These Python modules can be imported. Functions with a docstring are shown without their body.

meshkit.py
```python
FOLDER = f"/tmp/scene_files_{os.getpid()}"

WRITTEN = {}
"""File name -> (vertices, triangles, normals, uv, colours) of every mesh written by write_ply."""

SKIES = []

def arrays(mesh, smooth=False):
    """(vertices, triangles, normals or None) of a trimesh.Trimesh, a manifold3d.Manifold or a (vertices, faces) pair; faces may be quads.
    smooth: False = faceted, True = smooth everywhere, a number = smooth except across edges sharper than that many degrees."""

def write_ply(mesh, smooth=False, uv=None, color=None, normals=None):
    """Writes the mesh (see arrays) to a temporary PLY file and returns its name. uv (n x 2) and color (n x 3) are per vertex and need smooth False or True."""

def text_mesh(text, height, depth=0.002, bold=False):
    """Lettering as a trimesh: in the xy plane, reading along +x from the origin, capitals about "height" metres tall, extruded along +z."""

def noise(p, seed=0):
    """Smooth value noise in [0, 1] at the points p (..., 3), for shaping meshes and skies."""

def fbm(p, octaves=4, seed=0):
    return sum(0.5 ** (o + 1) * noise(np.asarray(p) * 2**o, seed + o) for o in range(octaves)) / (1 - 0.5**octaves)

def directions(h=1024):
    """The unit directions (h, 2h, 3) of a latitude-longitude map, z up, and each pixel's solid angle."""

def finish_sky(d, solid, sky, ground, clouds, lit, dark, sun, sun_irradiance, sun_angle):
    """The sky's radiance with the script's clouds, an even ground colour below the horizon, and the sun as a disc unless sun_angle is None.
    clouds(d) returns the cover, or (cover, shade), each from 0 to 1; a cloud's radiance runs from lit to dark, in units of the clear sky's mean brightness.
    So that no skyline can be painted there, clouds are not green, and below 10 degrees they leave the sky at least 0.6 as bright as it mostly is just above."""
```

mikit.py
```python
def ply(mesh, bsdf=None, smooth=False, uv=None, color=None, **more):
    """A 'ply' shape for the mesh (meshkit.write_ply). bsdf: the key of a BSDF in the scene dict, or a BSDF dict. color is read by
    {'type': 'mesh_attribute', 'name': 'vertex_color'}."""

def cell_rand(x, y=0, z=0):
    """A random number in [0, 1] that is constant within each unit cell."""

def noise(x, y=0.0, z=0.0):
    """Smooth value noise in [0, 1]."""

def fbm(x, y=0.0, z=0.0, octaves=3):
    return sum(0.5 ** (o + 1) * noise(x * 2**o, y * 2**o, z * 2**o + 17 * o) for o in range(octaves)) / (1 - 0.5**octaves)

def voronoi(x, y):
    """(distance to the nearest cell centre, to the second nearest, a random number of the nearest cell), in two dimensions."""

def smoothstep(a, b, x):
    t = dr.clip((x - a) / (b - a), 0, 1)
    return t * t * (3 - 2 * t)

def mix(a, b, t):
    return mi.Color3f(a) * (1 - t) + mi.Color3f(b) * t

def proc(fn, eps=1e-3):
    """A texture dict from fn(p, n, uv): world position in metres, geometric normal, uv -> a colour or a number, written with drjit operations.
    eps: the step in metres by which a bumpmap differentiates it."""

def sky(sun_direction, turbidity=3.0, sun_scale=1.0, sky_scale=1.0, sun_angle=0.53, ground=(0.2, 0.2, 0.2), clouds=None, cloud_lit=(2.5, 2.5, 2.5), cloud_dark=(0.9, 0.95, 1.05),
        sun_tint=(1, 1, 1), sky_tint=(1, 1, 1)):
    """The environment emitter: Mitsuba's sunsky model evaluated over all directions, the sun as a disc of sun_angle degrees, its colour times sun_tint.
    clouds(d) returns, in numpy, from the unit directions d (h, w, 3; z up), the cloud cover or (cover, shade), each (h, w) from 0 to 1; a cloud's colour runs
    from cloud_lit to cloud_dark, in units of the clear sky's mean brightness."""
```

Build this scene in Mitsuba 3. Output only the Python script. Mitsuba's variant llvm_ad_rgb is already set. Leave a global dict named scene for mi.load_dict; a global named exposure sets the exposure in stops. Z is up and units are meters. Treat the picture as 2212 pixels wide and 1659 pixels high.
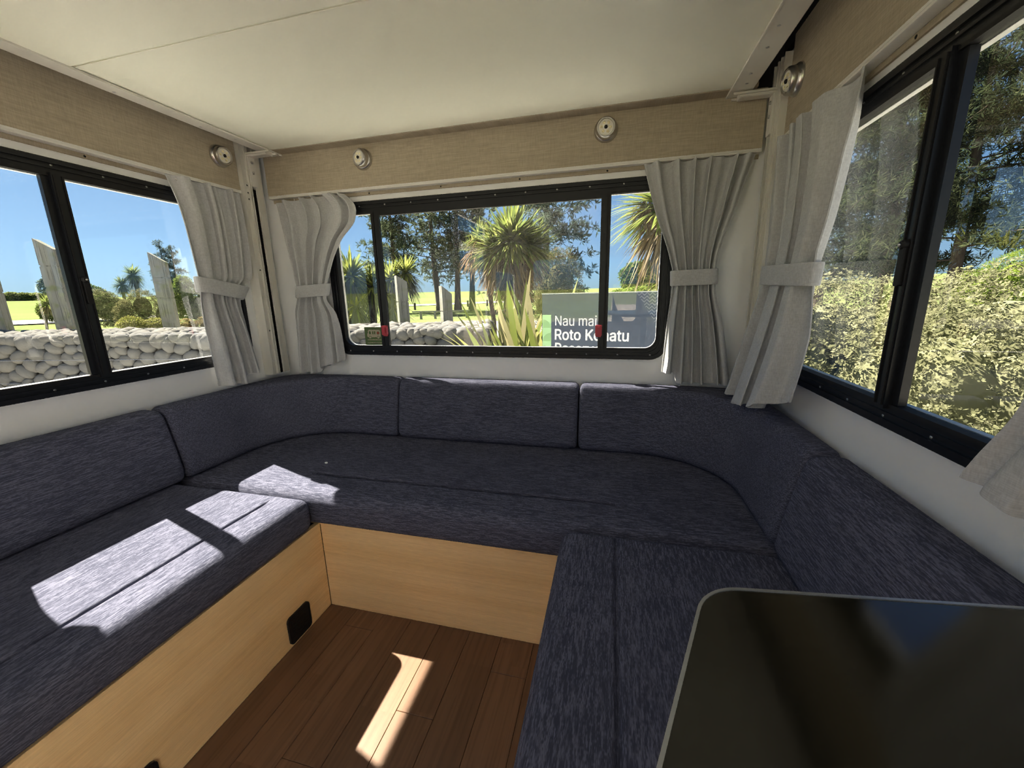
import math, random
import numpy as np, trimesh, manifold3d as m3, drjit as dr, mitsuba as mi
from shapely.geometry import Polygon, Point, LineString, box as sbox
from shapely.ops import unary_union
from scipy.spatial import Voronoi
from scipy.interpolate import PchipInterpolator
import mikit, meshkit
from mikit import proc, noise, fbm, smoothstep, mix, cell_rand

T = mi.ScalarTransform4f
PI = math.pi
rng = np.random.default_rng(11)
random.seed(11)

# ------------------------------------------------------------------ camera, sky, exposure
F, CAM, YAW, PIT, ROL = 849.95, np.array([1.5787, -1.6334, 1.1167]), 0.24923, -0.22197, -0.02160
fwd = np.array([-math.sin(YAW) * math.cos(PIT), math.cos(YAW) * math.cos(PIT), math.sin(PIT)])
r0 = np.array([math.cos(YAW), math.sin(YAW), 0.0])
u0 = np.cross(r0, fwd)
right = r0 * math.cos(ROL) + u0 * math.sin(ROL)
up = np.cross(right, fwd)
SUN = (-0.85, 0.243, 1.0)
exposure = 2.75
scene = {
    'camera': {'type': 'perspective', 'fov': math.degrees(2 * math.atan(2212 / 2 / F)), 'fov_axis': 'x', 'near_clip': 0.02, 'far_clip': 2000.0,
               'to_world': T().look_at(origin=CAM.tolist(), target=(CAM + fwd).tolist(), up=up.tolist())},
    'sky_light': mikit.sky(SUN, turbidity=2.6, sun_scale=5.2, sky_scale=0.64, sky_tint=(0.86, 1.0, 1.16), sun_tint=(0.94, 1.0, 1.10), ground=(0.22, 0.23, 0.16)),
}
labels = {}


# ------------------------------------------------------------------ helpers
def C(r, g, b):
    return [float(((v / 255 + 0.055) / 1.055) ** 2.4 if v > 10 else v / 255 / 12.92) for v in (r, g, b)]


def num(key):
    if key not in taken:
        taken.add(key)
        return key
    i = 1
    while f'{key}_{i:03d}' in taken:
        i += 1
    taken.add(f'{key}_{i:03d}')
    return f'{key}_{i:03d}'


taken = set()


def thing(name, label, cat, group=None, kind=None):
    k = num(name)
    labels[k] = {'label': label, 'category': cat}
    if group:
        labels[k]['group'] = group
    if kind:
        labels[k]['kind'] = kind
    return k


def struct(name, label=None):
    k = num(name)
    labels[k] = {'kind': 'structure'}
    if label:
        labels[k]['label'] = label
    return k


def add(key, mesh, mat, smooth=False, color=None, uv=None):
    scene[key] = mikit.ply(mesh, mat, smooth=smooth, color=color, uv=uv)
    return key


def part(parent, name, mesh, mat, smooth=False, label=None, kind=None, color=None):
    k = num(f'{parent}__{name}')
    add(k, mesh, mat, smooth, color)
    d = {}
    if label:
        d['label'] = label
    if kind:
        d['kind'] = kind
    if d:
        labels[k] = d
    return k


def cat(ms):
    return trimesh.util.concatenate([m for m in ms if m is not None])


def hull(pts):
    return trimesh.convex.convex_hull(np.asarray(pts, float))


def bx(lo, hi, c=0.002):
    """box with chamfered edges"""
    lo, hi = np.minimum(lo, hi), np.maximum(lo, hi)
    c = min(c, 0.45 * float((hi - lo).min()))
    if c <= 0:
        return trimesh.creation.box(bounds=[lo, hi])
    pts = []
    for sx in (0, 1):
        for sy in (0, 1):
            for sz in (0, 1):
                p = np.array([(lo, hi)[sx][0], (lo, hi)[sy][1], (lo, hi)[sz][2]])
                inn = np.array([c * (1 - 2 * sx), c * (1 - 2 * sy), c * (1 - 2 * sz)])
                for k in range(3):
                    q = p + inn
                    q[k] = p[k]
                    pts.append(q)
    return hull(pts)


def rrect(x0, y0, x1, y1, r, n=8):
    return sbox(x0 + r, y0 + r, x1 - r, y1 - r).buffer(r, quad_segs=n)


def ext(poly, h):
    gs = getattr(poly, 'geoms', [poly])
    return cat([trimesh.creation.extrude_polygon(g, h, engine='earcut') for g in gs])


def frame_map(m, plane, at):
    """mesh in (s, z, h) -> world.  plane 'R': rear wall, s=x, h towards the room (-y).  'L': left wall, s=y, h=+x.  'X': right wall, s=y, h=-x."""
    v = np.array(m.vertices)
    s, z, h = v[:, 0], v[:, 1], v[:, 2]
    w = {'R': (s, at - h, z), 'L': (at + h, s, z), 'X': (at - h, s, z)}[plane]
    m = trimesh.Trimesh(np.stack(w, 1), m.faces, process=False)
    if plane in 'L':
        pass
    if m.volume < 0:
        m.invert()
    return m


def slab(poly, h0, h1, plane, at):
    m = ext(poly, h1 - h0)
    m.apply_translation([0, 0, h0])
    return frame_map(m, plane, at)


def grid_faces(nu, nv, wrap_u=False):
    f = []
    i, j = np.meshgrid(np.arange(nu if wrap_u else nu - 1), np.arange(nv - 1), indexing='ij')
    i, j = i.ravel(), j.ravel()
    i2 = (i + 1) % nu
    return np.stack([i * nv + j, i2 * nv + j, i2 * nv + j + 1, i * nv + j + 1], 1)


def quads(v, f):
    f = np.asarray(f)
    return trimesh.Trimesh(np.asarray(v), np.vstack([f[:, [0, 1, 2]], f[:, [0, 2, 3]]]), process=False)


def tube(pts, r, n=8, cap=True):
    pts = np.asarray(pts, float)
    r = np.broadcast_to(r, len(pts))
    t = np.gradient(pts, axis=0)
    t /= np.linalg.norm(t, axis=1, keepdims=True) + 1e-12
    a = np.cross(t[0], [0, 0, 1.0] if abs(t[0][2]) < 0.9 else [1.0, 0, 0])
    rings = []
    for p, tt, rr in zip(pts, t, r):
        a = a - tt * (a @ tt)
        if np.linalg.norm(a) < 1e-6:
            a = np.cross(tt, [0.31, 0.52, 0.79])
        a /= np.linalg.norm(a)
        b = np.cross(tt, a)
        ang = np.arange(n) * 2 * PI / n
        rings.append(p + rr * (np.cos(ang)[:, None] * a + np.sin(ang)[:, None] * b))
    v = np.concatenate(rings)
    m = len(pts)
    f = []
    for k in range(m - 1):
        for q in range(n):
            f.append([k * n + q, k * n + (q + 1) % n, (k + 1) * n + (q + 1) % n, (k + 1) * n + q])
    f = [[a, b, c] for a, b, c, d in f] + [[a, c, d] for a, b, c, d in f]
    if cap:
        v = np.vstack([v, pts[:1], pts[-1:]])
        for q in range(n):
            f.append([m * n, (q + 1) % n, q])
            f.append([m * n + 1, (m - 1) * n + q, (m - 1) * n + (q + 1) % n])
    return trimesh.Trimesh(v, f, process=False)


def lathe(profile, n=32):
    """profile (r, z) revolved about z"""
    return trimesh.creation.revolve(np.asarray(profile, float), sections=n)


def orient(m, at, axis):
    """mesh built around +z placed at a point so that +z looks along axis"""
    m = m.copy()
    m.apply_transform(trimesh.geometry.align_vectors([0, 0, 1], np.asarray(axis, float) / np.linalg.norm(axis)))
    m.apply_translation(at)
    return m


def screw_mesh(r=0.004, h=0.0018):
    return lathe([(0, h), (r * .45, h * .95), (r * .8, h * .6), (r, 0), (0, 0)][::-1], 10)


# ------------------------------------------------------------------ materials
def two(b):
    return {'type': 'twosided', 'bsdf': b}


def prin(col, rough=0.6, metal=0.0, spec=0.5, **k):
    col = col if isinstance(col, dict) else {'type': 'rgb', 'value': list(col)}
    return two({'type': 'principled', 'base_color': col, 'roughness': rough, 'metallic': metal, 'specular': spec, **k})


def matt(col):
    col = col if isinstance(col, dict) else {'type': 'rgb', 'value': list(col)}
    return two({'type': 'diffuse', 'reflectance': col})


def mat(name, b):
    scene[name] = b
    return name


def fabric(dark, light, ax):
    """heathered upholstery, threads running along axis ax"""
    def fn(p, n, uv):
        q = [p.x, p.y, p.z]
        lng = q[ax]
        oth = [q[i] for i in range(3) if i != ax]
        a = fbm(lng * 55, oth[0] * 420, oth[1] * 420, octaves=2)
        b = noise(lng * 240, oth[0] * 900, oth[1] * 900)
        c = fbm(p.x * 14, p.y * 14, p.z * 14, octaves=2)
        t = smoothstep(0.36, 0.72, 0.58 * a + 0.32 * b + 0.10 * c)
        return mix(dark, light, t)
    return fn


UD, UL = (0.050, 0.054, 0.080), (0.132, 0.137, 0.188)
for nm, ax in (('upholstery_x', 0), ('upholstery_y', 1)):
    mat(nm, matt(proc(fabric(UD, UL, ax))))
mat('seam_dark', prin((0.012, 0.012, 0.018), 0.95, spec=0.1))


def curtain_fn(p, n, uv):
    a = noise(p.x * 700, p.y * 700, p.z * 120)
    b = noise(p.x * 130, p.y * 130, p.z * 800)
    c = fbm(p.x * 30, p.y * 30, p.z * 30, octaves=2)
    return mix((0.35, 0.355, 0.36), (0.57, 0.58, 0.585), 0.42 * a + 0.42 * b + 0.16 * c)


mat('curtain_cloth', matt(proc(curtain_fn)))
mat('cloth_hem', prin((0.22, 0.205, 0.19), 0.95, spec=0.1))


def linen_fn(ax):
    def fn(p, n, uv):
        l = p.x if ax == 0 else p.y
        a = fbm(l * 26, p.z * 420, 3.0, octaves=2)
        b = noise(l * 700, p.z * 60, 9.0)
        c = fbm(l * 5, p.z * 9, 1.0, octaves=2)
        return mix((0.27, 0.232, 0.172), (0.49, 0.43, 0.33), 0.5 * a + 0.28 * b + 0.22 * c)
    return fn


mat('linen_x', matt(proc(linen_fn(0))))
mat('linen_y', matt(proc(linen_fn(1))))
mat('wall_cream', two({'type': 'roughplastic', 'diffuse_reflectance': {'type': 'rgb', 'value': [0.78, 0.795, 0.80]}, 'alpha': 0.14, 'int_ior': 1.58}))
mat('ceiling_cream', prin((0.78, 0.785, 0.67), 0.34, spec=0.45))
mat('aluminium_painted', prin((0.60, 0.585, 0.53), 0.38, spec=0.5))
mat('white_plastic', prin((0.62, 0.61, 0.57), 0.4))
mat('black_frame', prin((0.006, 0.007, 0.010), 0.36, spec=0.35))
mat('black_matt', prin((0.008, 0.008, 0.009), 0.6, spec=0.3))
mat('black_slot', prin((0.004, 0.004, 0.005), 0.9, spec=0.1))
mat('cavity_shade', prin((0.02, 0.02, 0.022), 0.9, spec=0.1))  # near-black standing in for shade in the gap above the pelmets
mat('brushed_steel', prin((0.55, 0.54, 0.52), 0.28, metal=1.0))
mat('screw_steel', prin((0.5, 0.5, 0.5), 0.35, metal=1.0))
mat('red_latch', prin((0.42, 0.035, 0.055), 0.4))
mat('lens_clear', prin((0.62, 0.60, 0.52), 0.12, spec=0.7, clearcoat=0.6))
mat('led_yellow', prin((0.72, 0.66, 0.42), 0.25))
mat('shell_grey', prin((0.55, 0.54, 0.50), 0.6))
mat('stitch_grey', prin((0.5, 0.5, 0.52), 0.8))


def maple_fn(ax):
    def fn(p, n, uv):
        l = p.x if ax == 0 else p.y
        band = noise(1.7, p.z * 13.0, 4.0 + 3 * ax)
        g = fbm(l * 3.0, p.z * 160, 2.0, octaves=3)
        f = noise(l * 60, p.z * 900, 5.0)
        edge = smoothstep(0.46, 0.54, noise(l * 0.25, p.z * 21, 7.0))
        c = mix((0.67, 0.44, 0.20), (0.84, 0.61, 0.33), 0.55 * g + 0.25 * band + 0.20 * edge)
        return c * (0.94 + 0.12 * f)
    return fn


mat('maple_x', prin(proc(maple_fn(0)), 0.42, spec=0.4))
mat('maple_y', prin(proc(maple_fn(1)), 0.42, spec=0.4))


def plank_fn(p, n, uv):
    """vinyl planks; tone differs from plank to plank and strip to strip"""
    i = dr.floor((p.x - 0.442) / 0.104)
    j = dr.floor((p.x - 0.442) / 0.052)
    t = 0.55 * cell_rand(i, dr.floor((p.y + 0.37 * i) / 0.92)) + 0.45 * cell_rand(j, dr.floor((p.y + 0.53 * j) / 0.46), 5)
    w = noise(p.x * 25, p.y * 3.0, 2.0 + 9 * t) * 0.8
    g = fbm(p.x * 120 + 3 * w, p.y * 4.5, 7.0 * t, octaves=3)
    d = smoothstep(0.60, 0.75, noise(p.x * 220, p.y * 9, 11.0))
    lo = mix((0.105, 0.056, 0.032), (0.150, 0.080, 0.045), t)
    hi = mix((0.140, 0.076, 0.043), (0.205, 0.115, 0.066), t)
    return (lo * (1 - g) + hi * g) * (1 - 0.12 * d)


mat('plank_wood', prin(proc(plank_fn), 0.42, spec=0.4))
mat('floor_joint', prin((0.03, 0.014, 0.007), 0.8))
mat('table_gloss', two({'type': 'roughplastic', 'diffuse_reflectance': {'type': 'rgb', 'value': [0.012, 0.012, 0.009]}, 'alpha': 0.012, 'int_ior': 1.5}))
mat('table_edge', prin((0.42, 0.45, 0.5), 0.3, metal=0.9))
GT = 0.74
mat('window_glass', {'type': 'thindielectric', 'int_ior': 1.5, 'specular_transmittance': {'type': 'rgb', 'value': [GT * 0.97, GT, GT * 0.99]}})

vc = {'type': 'mesh_attribute', 'name': 'vertex_color'}
mat('leaf', {'type': 'principledthin', 'base_color': vc, 'roughness': 0.55, 'diff_trans': 0.95, 'spec_trans': 0.0})
mat('leaf_matt', {'type': 'principledthin', 'base_color': vc, 'roughness': 0.8, 'diff_trans': 0.4, 'spec_trans': 0.0})


def bark_fn(p, n, uv):
    a = fbm(p.x * 14, p.y * 14, p.z * 5, octaves=3)
    return mix((0.04, 0.035, 0.031), (0.105, 0.09, 0.08), a)


mat('bark', matt(proc(bark_fn)))


def stone_fn(p, n, uv):
    big = fbm(p.x * 5, p.y * 5, p.z * 6, octaves=2)
    a = fbm(p.x * 18, p.y * 18, p.z * 18, octaves=3)
    b = noise(p.x * 160, p.y * 160, p.z * 160)
    return mix((0.125, 0.130, 0.135), (0.175, 0.168, 0.150), big) * (0.74 + 0.4 * a + 0.14 * b)


mat('river_stone', matt(proc(stone_fn)))


def timber_fn(p, n, uv):
    g = fbm(p.x * 45, p.y * 45, p.z * 3.0, octaves=3)
    f = smoothstep(0.62, 0.72, noise(p.x * 120, p.y * 120, p.z * 4))
    l = smoothstep(0.5, 0.8, fbm(p.x * 9, p.y * 9, p.z * 9 + 5, octaves=3))
    return mix((0.19, 0.192, 0.172), (0.28, 0.28, 0.25), g) * (1 - 0.35 * f) * mix((1, 1, 1), (0.85, 0.92, 0.62), l)


mat('weathered_timber', matt(proc(timber_fn)))


def ground_fn(p, n, uv):
    x, y = p.x, p.y
    rr = dr.sqrt((x - 1.58) * (x - 1.58) + (y + 1.63) * (y + 1.63))
    g = fbm(x * 0.35, y * 0.35, 0.0, octaves=4)
    fine = fbm(x * 6, y * 6, 2.0, octaves=3)
    grass = mix((0.095, 0.132, 0.045), (0.135, 0.168, 0.068), 0.6 * g + 0.4 * fine)
    dry = mix((0.18, 0.17, 0.095), (0.15, 0.145, 0.07), fine)
    grass = mix(grass, dry, 0.5 * smoothstep(0.58, 0.75, fbm(x * 0.12 + 5, y * 0.12, 1.0, octaves=3)))
    gravel = mix((0.22, 0.205, 0.18), (0.36, 0.34, 0.30), 0.5 * fine + 0.5 * noise(x * 40, y * 40, 0.0))
    left = smoothstep(-0.9, -1.1, (x - 1.58) / dr.maximum(y + 1.63, 0.05))
    far = dr.select(left > 0.5, 9.0, 27.0)
    t = smoothstep(far, far + 1.0, rr + 2.5 * (g - 0.5))
    c = mix((0.47, 0.48, 0.46), (0.59, 0.60, 0.58), 0.6 * noise(x * 14, y * 14, 3.0) + 0.4 * fine)
    bounce_apron = 1 - smoothstep(5.4, 5.5, rr)  # unseen pale ground round the van, added to bounce sunlight inside
    return mix(mix(gravel, grass, t), c, bounce_apron)


mat('ground_cover', matt(proc(ground_fn)))
mat('road_grey', prin((0.26, 0.255, 0.245), 0.9, spec=0.1))


def sign_fn(p, n, uv):
    a = fbm(p.x * 7, p.y * 7, p.z * 12, octaves=3)
    return mix((0.042, 0.058, 0.092), (0.062, 0.083, 0.126), a)


mat('sign_slate', prin(proc(sign_fn), 0.4, spec=0.4))
mat('sign_white', prin((0.75, 0.76, 0.76), 0.5))
mat('sign_green', prin((0.26, 0.47, 0.20), 0.5))
mat('sign_green_light', prin((0.38, 0.62, 0.32), 0.5))
mat('sign_chevron', prin((0.17, 0.19, 0.23), 0.5))
mat('sign_edge', prin((0.5, 0.52, 0.52), 0.5))
mat('sticker_green', prin((0.085, 0.13, 0.045), 0.5))
mat('sticker_cream', prin((0.36, 0.33, 0.24), 0.6))
mat('sticker_red', prin((0.30, 0.06, 0.04), 0.6))
mat('wire', prin((0.5, 0.5, 0.5), 0.4, metal=0.8))

# ------------------------------------------------------------------ the room
XR, ZC, ZR, ZF = 2.10, 1.740, 2.16, 0.064
YB = -6.0
WZ0, WZ1, GZ0, GZ1 = 0.856, 1.526, 0.897, 1.480      # window frame and glass heights
SIDE0, SIDE1, SIDEM = -1.300, -0.200, -0.7475         # side windows along y, and their mullion
REAR0, REAR1 = 0.311, 1.789

# walls: the lined body shell; unseen openings behind the camera added for fill light
k = struct('wall_rear')
hole = rrect(REAR0 + .012, WZ0 + .012, REAR1 - .012, WZ1 - .012, .05)
add(k, slab(sbox(-.03, -.1, XR + .03, ZR).difference(hole), -.03, 0, 'R', 0.0), 'wall_cream')
side_hole = rrect(SIDE0 + .012, WZ0 + .012, SIDE1 - .012, WZ1 - .012, .05)
k = struct('wall_left')
add(k, slab(sbox(YB, -.1, 0, ZR).difference(unary_union([side_hole, sbox(-3.35, .0, -2.45, 1.95), rrect(-4.9, .90, -3.8, 1.45, .05)])), -.03, 0, 'L', 0.0), 'wall_cream')  # open side doorway, out of view, added to let daylight in from behind
k = struct('wall_right')
add(k, slab(sbox(YB, -.1, 0, ZR).difference(unary_union([side_hole, rrect(-4.9, .95, -3.6, 1.50, .05)])), -.03, 0, 'X', XR), 'wall_cream')
k = struct('wall_front')
add(k, slab(sbox(-.03, -.1, XR + .03, ZR).difference(rrect(.1, .6, 2.0, 1.75, .08)), 0, .03, 'R', YB), 'wall_cream')
k = struct('roof')
add(k, ext(sbox(-.03, YB - .03, XR + .03, .03).difference(rrect(.15, -2.90, 1.10, -1.58, .05)), .04), 'wall_cream')  # roof opening is an added unseen skylight for more sky light inside
scene[k]['to_world'] = T().translate([0, 0, ZR])

# floor: sub-base and the printed boards
k = struct('floor')
add(k, bx((-.03, YB, -.1), (XR + .03, .03, ZF - 0.0025), 0), 'floor_joint')
W, x, row = 0.104, 0.650 - .104 * 2, 0
while x < 1.62:
    y = -0.50 - (row * 0.37) % 0.9
    edges = [-.2, y] if y < -.25 else [-.2]
    while edges[-1] > -3.4:
        edges.append(edges[-1] - 0.92)
    for a, b in zip(edges[:-1], edges[1:]):
        part(k, 'plank', bx((x + .0005, b + .0005, ZF - .004), (x + W - .0005, a - .0005, ZF + rng.uniform(-.0002, .0001)), .0008), 'plank_wood')
    x += W
    row += 1

# ceiling: underside of the raised drop-down bed
k = struct('ceiling')
P0, P1, PX0, PX1 = -.082, -1.42, .13, 1.95
add(k, bx((PX0, P1, ZC + .012), (PX1, P0, ZC + .05), 0), 'ceiling_cream')
part(k, 'panel', bx((PX0, -.733, ZC), (PX1, P0, ZC + .011), .002), 'ceiling_cream')
part(k, 'panel', bx((PX0, P1, ZC - .004), (PX1, -.740, ZC + .011), .002), 'ceiling_cream')
part(k, 'joint_strip', bx((PX0 + .02, -.7325, ZC - .0015), (PX1, -.718, ZC + .002), .001), 'ceiling_cream')
part(k, 'rear_batten', bx((.10, P0 + .001, ZC - .002), (2.0, -.030, ZC + .012), .001), 'linen_x')
for nm, xa, xb in (('trim_1', .100, .152), ('trim_2', 1.921, 1.986)):
    t = struct(nm)
    inner = xb if xa < 1 else xa
    add(t, cat([bx((xa, -1.42, ZC - .007), (xb, -.03, ZC - .003), .001), bx((xa, -1.42, ZC - .004), (xa + .004 if xa < 1 else xb, -.03, ZC + .07), .001) if xa < 1 else bx((xb - .004, -1.42, ZC - .004), (xb, -.03, ZC + .07), .001),
                bx((inner - .003, -1.42, ZC - .009), (inner + .003, -.03, ZC - .002), .001)]), 'aluminium_painted')
    xm = (xa + xb) / 2
    for yy in (-.235, -.36, -.62, -1.0) if xa < 1 else (-.12, -.18, -.31, -.40, -.7):
        part(t, 'rivet', orient(screw_mesh(.0045, .002), (xm + rng.uniform(-.012, .012), yy, ZC - .007), (0, 0, -1)), 'screw_steel', True)

# added dark panels painting in the shade of the bed cavity above the pelmets
for nm, lo_, hi_ in (('shade_panel_3', (2.082, -2.2, 1.845), (2.099, -.002, 2.15)), ('shade_panel_4', (.001, -2.2, 1.805), (.018, -.002, 2.15)), ('shade_panel_5', (.02, -.02, 1.755), (2.08, -.001, 2.15))):
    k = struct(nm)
    add(k, bx(lo_, hi_, .001), 'cavity_shade')

# pelmets above the windows
PZ0 = 1.572


def pelmet(plane, at, s0, s1, top, label, m):
    t = thing('pelmet', label, 'pelmet')
    part(t, 'fabric_panel', slab(sbox(s0, PZ0, s1, top), 0, .03, plane, at), m)
    part(t, 'curtain_rail', cat([slab(sbox(s0, PZ0 - .009, s1, PZ0 - .001), .006, .032, plane, at), slab(sbox(s0, PZ0 - .004, s1, PZ0 + .002), .029, .0335, plane, at)]), 'white_plastic', label='white curtain rail along the lower edge')
    part(t, 'backing_strip', slab(sbox(s0, PZ0 - .022, s1, PZ0 - .009), 0, .005, plane, at), 'linen_x' if plane == 'R' else 'linen_y')
    n = 6
    for i in range(n):
        s = s0 + (s1 - s0) * (i + .5) / n
        p = {'R': (s, at - .005, PZ0 - .0155), 'L': (at + .005, s, PZ0 - .0155), 'X': (at - .005, s, PZ0 - .0155)}[plane]
        a = {'R': (0, -1, 0), 'L': (1, 0, 0), 'X': (-1, 0, 0)}[plane]
        part(t, 'screw', orient(screw_mesh(.0035, .0015), p, a), 'black_matt', True)
    return t


pelmet('R', 0.0, .052, 2.042, 1.752, 'tan linen covered pelmet over the rear window with two round lamps', 'linen_x')
pelmet('L', 0.0, -2.2, -.152, 1.80, 'tan linen covered pelmet over the window facing the tall timber posts', 'linen_y')
pelmet('X', XR, -2.2, -.130, 1.84, 'tan linen covered pelmet over the window facing the silvery hedge', 'linen_y')


# corner posts: lifting rails of the bed
def corner_post(plane, at, y0, y1, ys, label):
    t = thing('bed_rail', label, 'rail')
    w = y1 - y0
    ms = [slab(sbox(y0, .775, ys - .011, 1.80), 0, .042, plane, at), slab(sbox(ys + .011, .778, y1, 1.80), 0, .042, plane, at), slab(sbox(ys - .012, .778, ys + .012, 1.80), 0, .012, plane, at)]
    for q in (y0, y0 + w * .26, ys - .017, ys + .012):
        ms.append(slab(sbox(q, .778, q + .005, 1.80), .03, .05, plane, at))
    part(t, 'extrusion', cat(ms), 'aluminium_painted')
    part(t, 'slot', slab(sbox(ys - .010, .778, ys + .010, 1.59), .040, .0432, plane, at), 'black_slot', label='black slot running down the rail')
    part(t, 'slider', slab(rrect(ys - .016, 1.60, ys + .016, 1.735, .006), .040, .055, plane, at), 'white_plastic', label='white slider bracket with bolts')
    part(t, 'bracket_arm', cat([slab(rrect(ys - .018, 1.715, ys + .018, 1.733, .006), .05, .150, plane, at), slab(sbox(ys - .024, 1.722, ys - .019, 1.728), .03, .170, plane, at), slab(sbox(ys + .019, 1.722, ys + .024, 1.728), .03, .165, plane, at)]), 'aluminium_painted')
    px = lambda h, s, z: (at + h, s, z) if plane == 'L' else (at - h, s, z)
    ax = (1, 0, 0) if plane == 'L' else (-1, 0, 0)
    for z in (1.695, 1.655):
        part(t, 'bolt', orient(screw_mesh(.006, .004), px(.055, ys, z), ax), 'screw_steel', True)
    for z in (1.60, 1.57, 1.545, 1.25, .98):
        part(t, 'rivet', orient(screw_mesh(.0035, .0012), px(.042, ys - .03, z), ax), 'black_matt', True)
    return t


corner_post('L', 0.0, -.150, -.046, -.097, 'white aluminium bed rail in the corner beside the rear window')
corner_post('X', XR, -.128, -.012, -.058, 'white aluminium bed rail in the corner beside the silvery hedge window')


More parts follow.
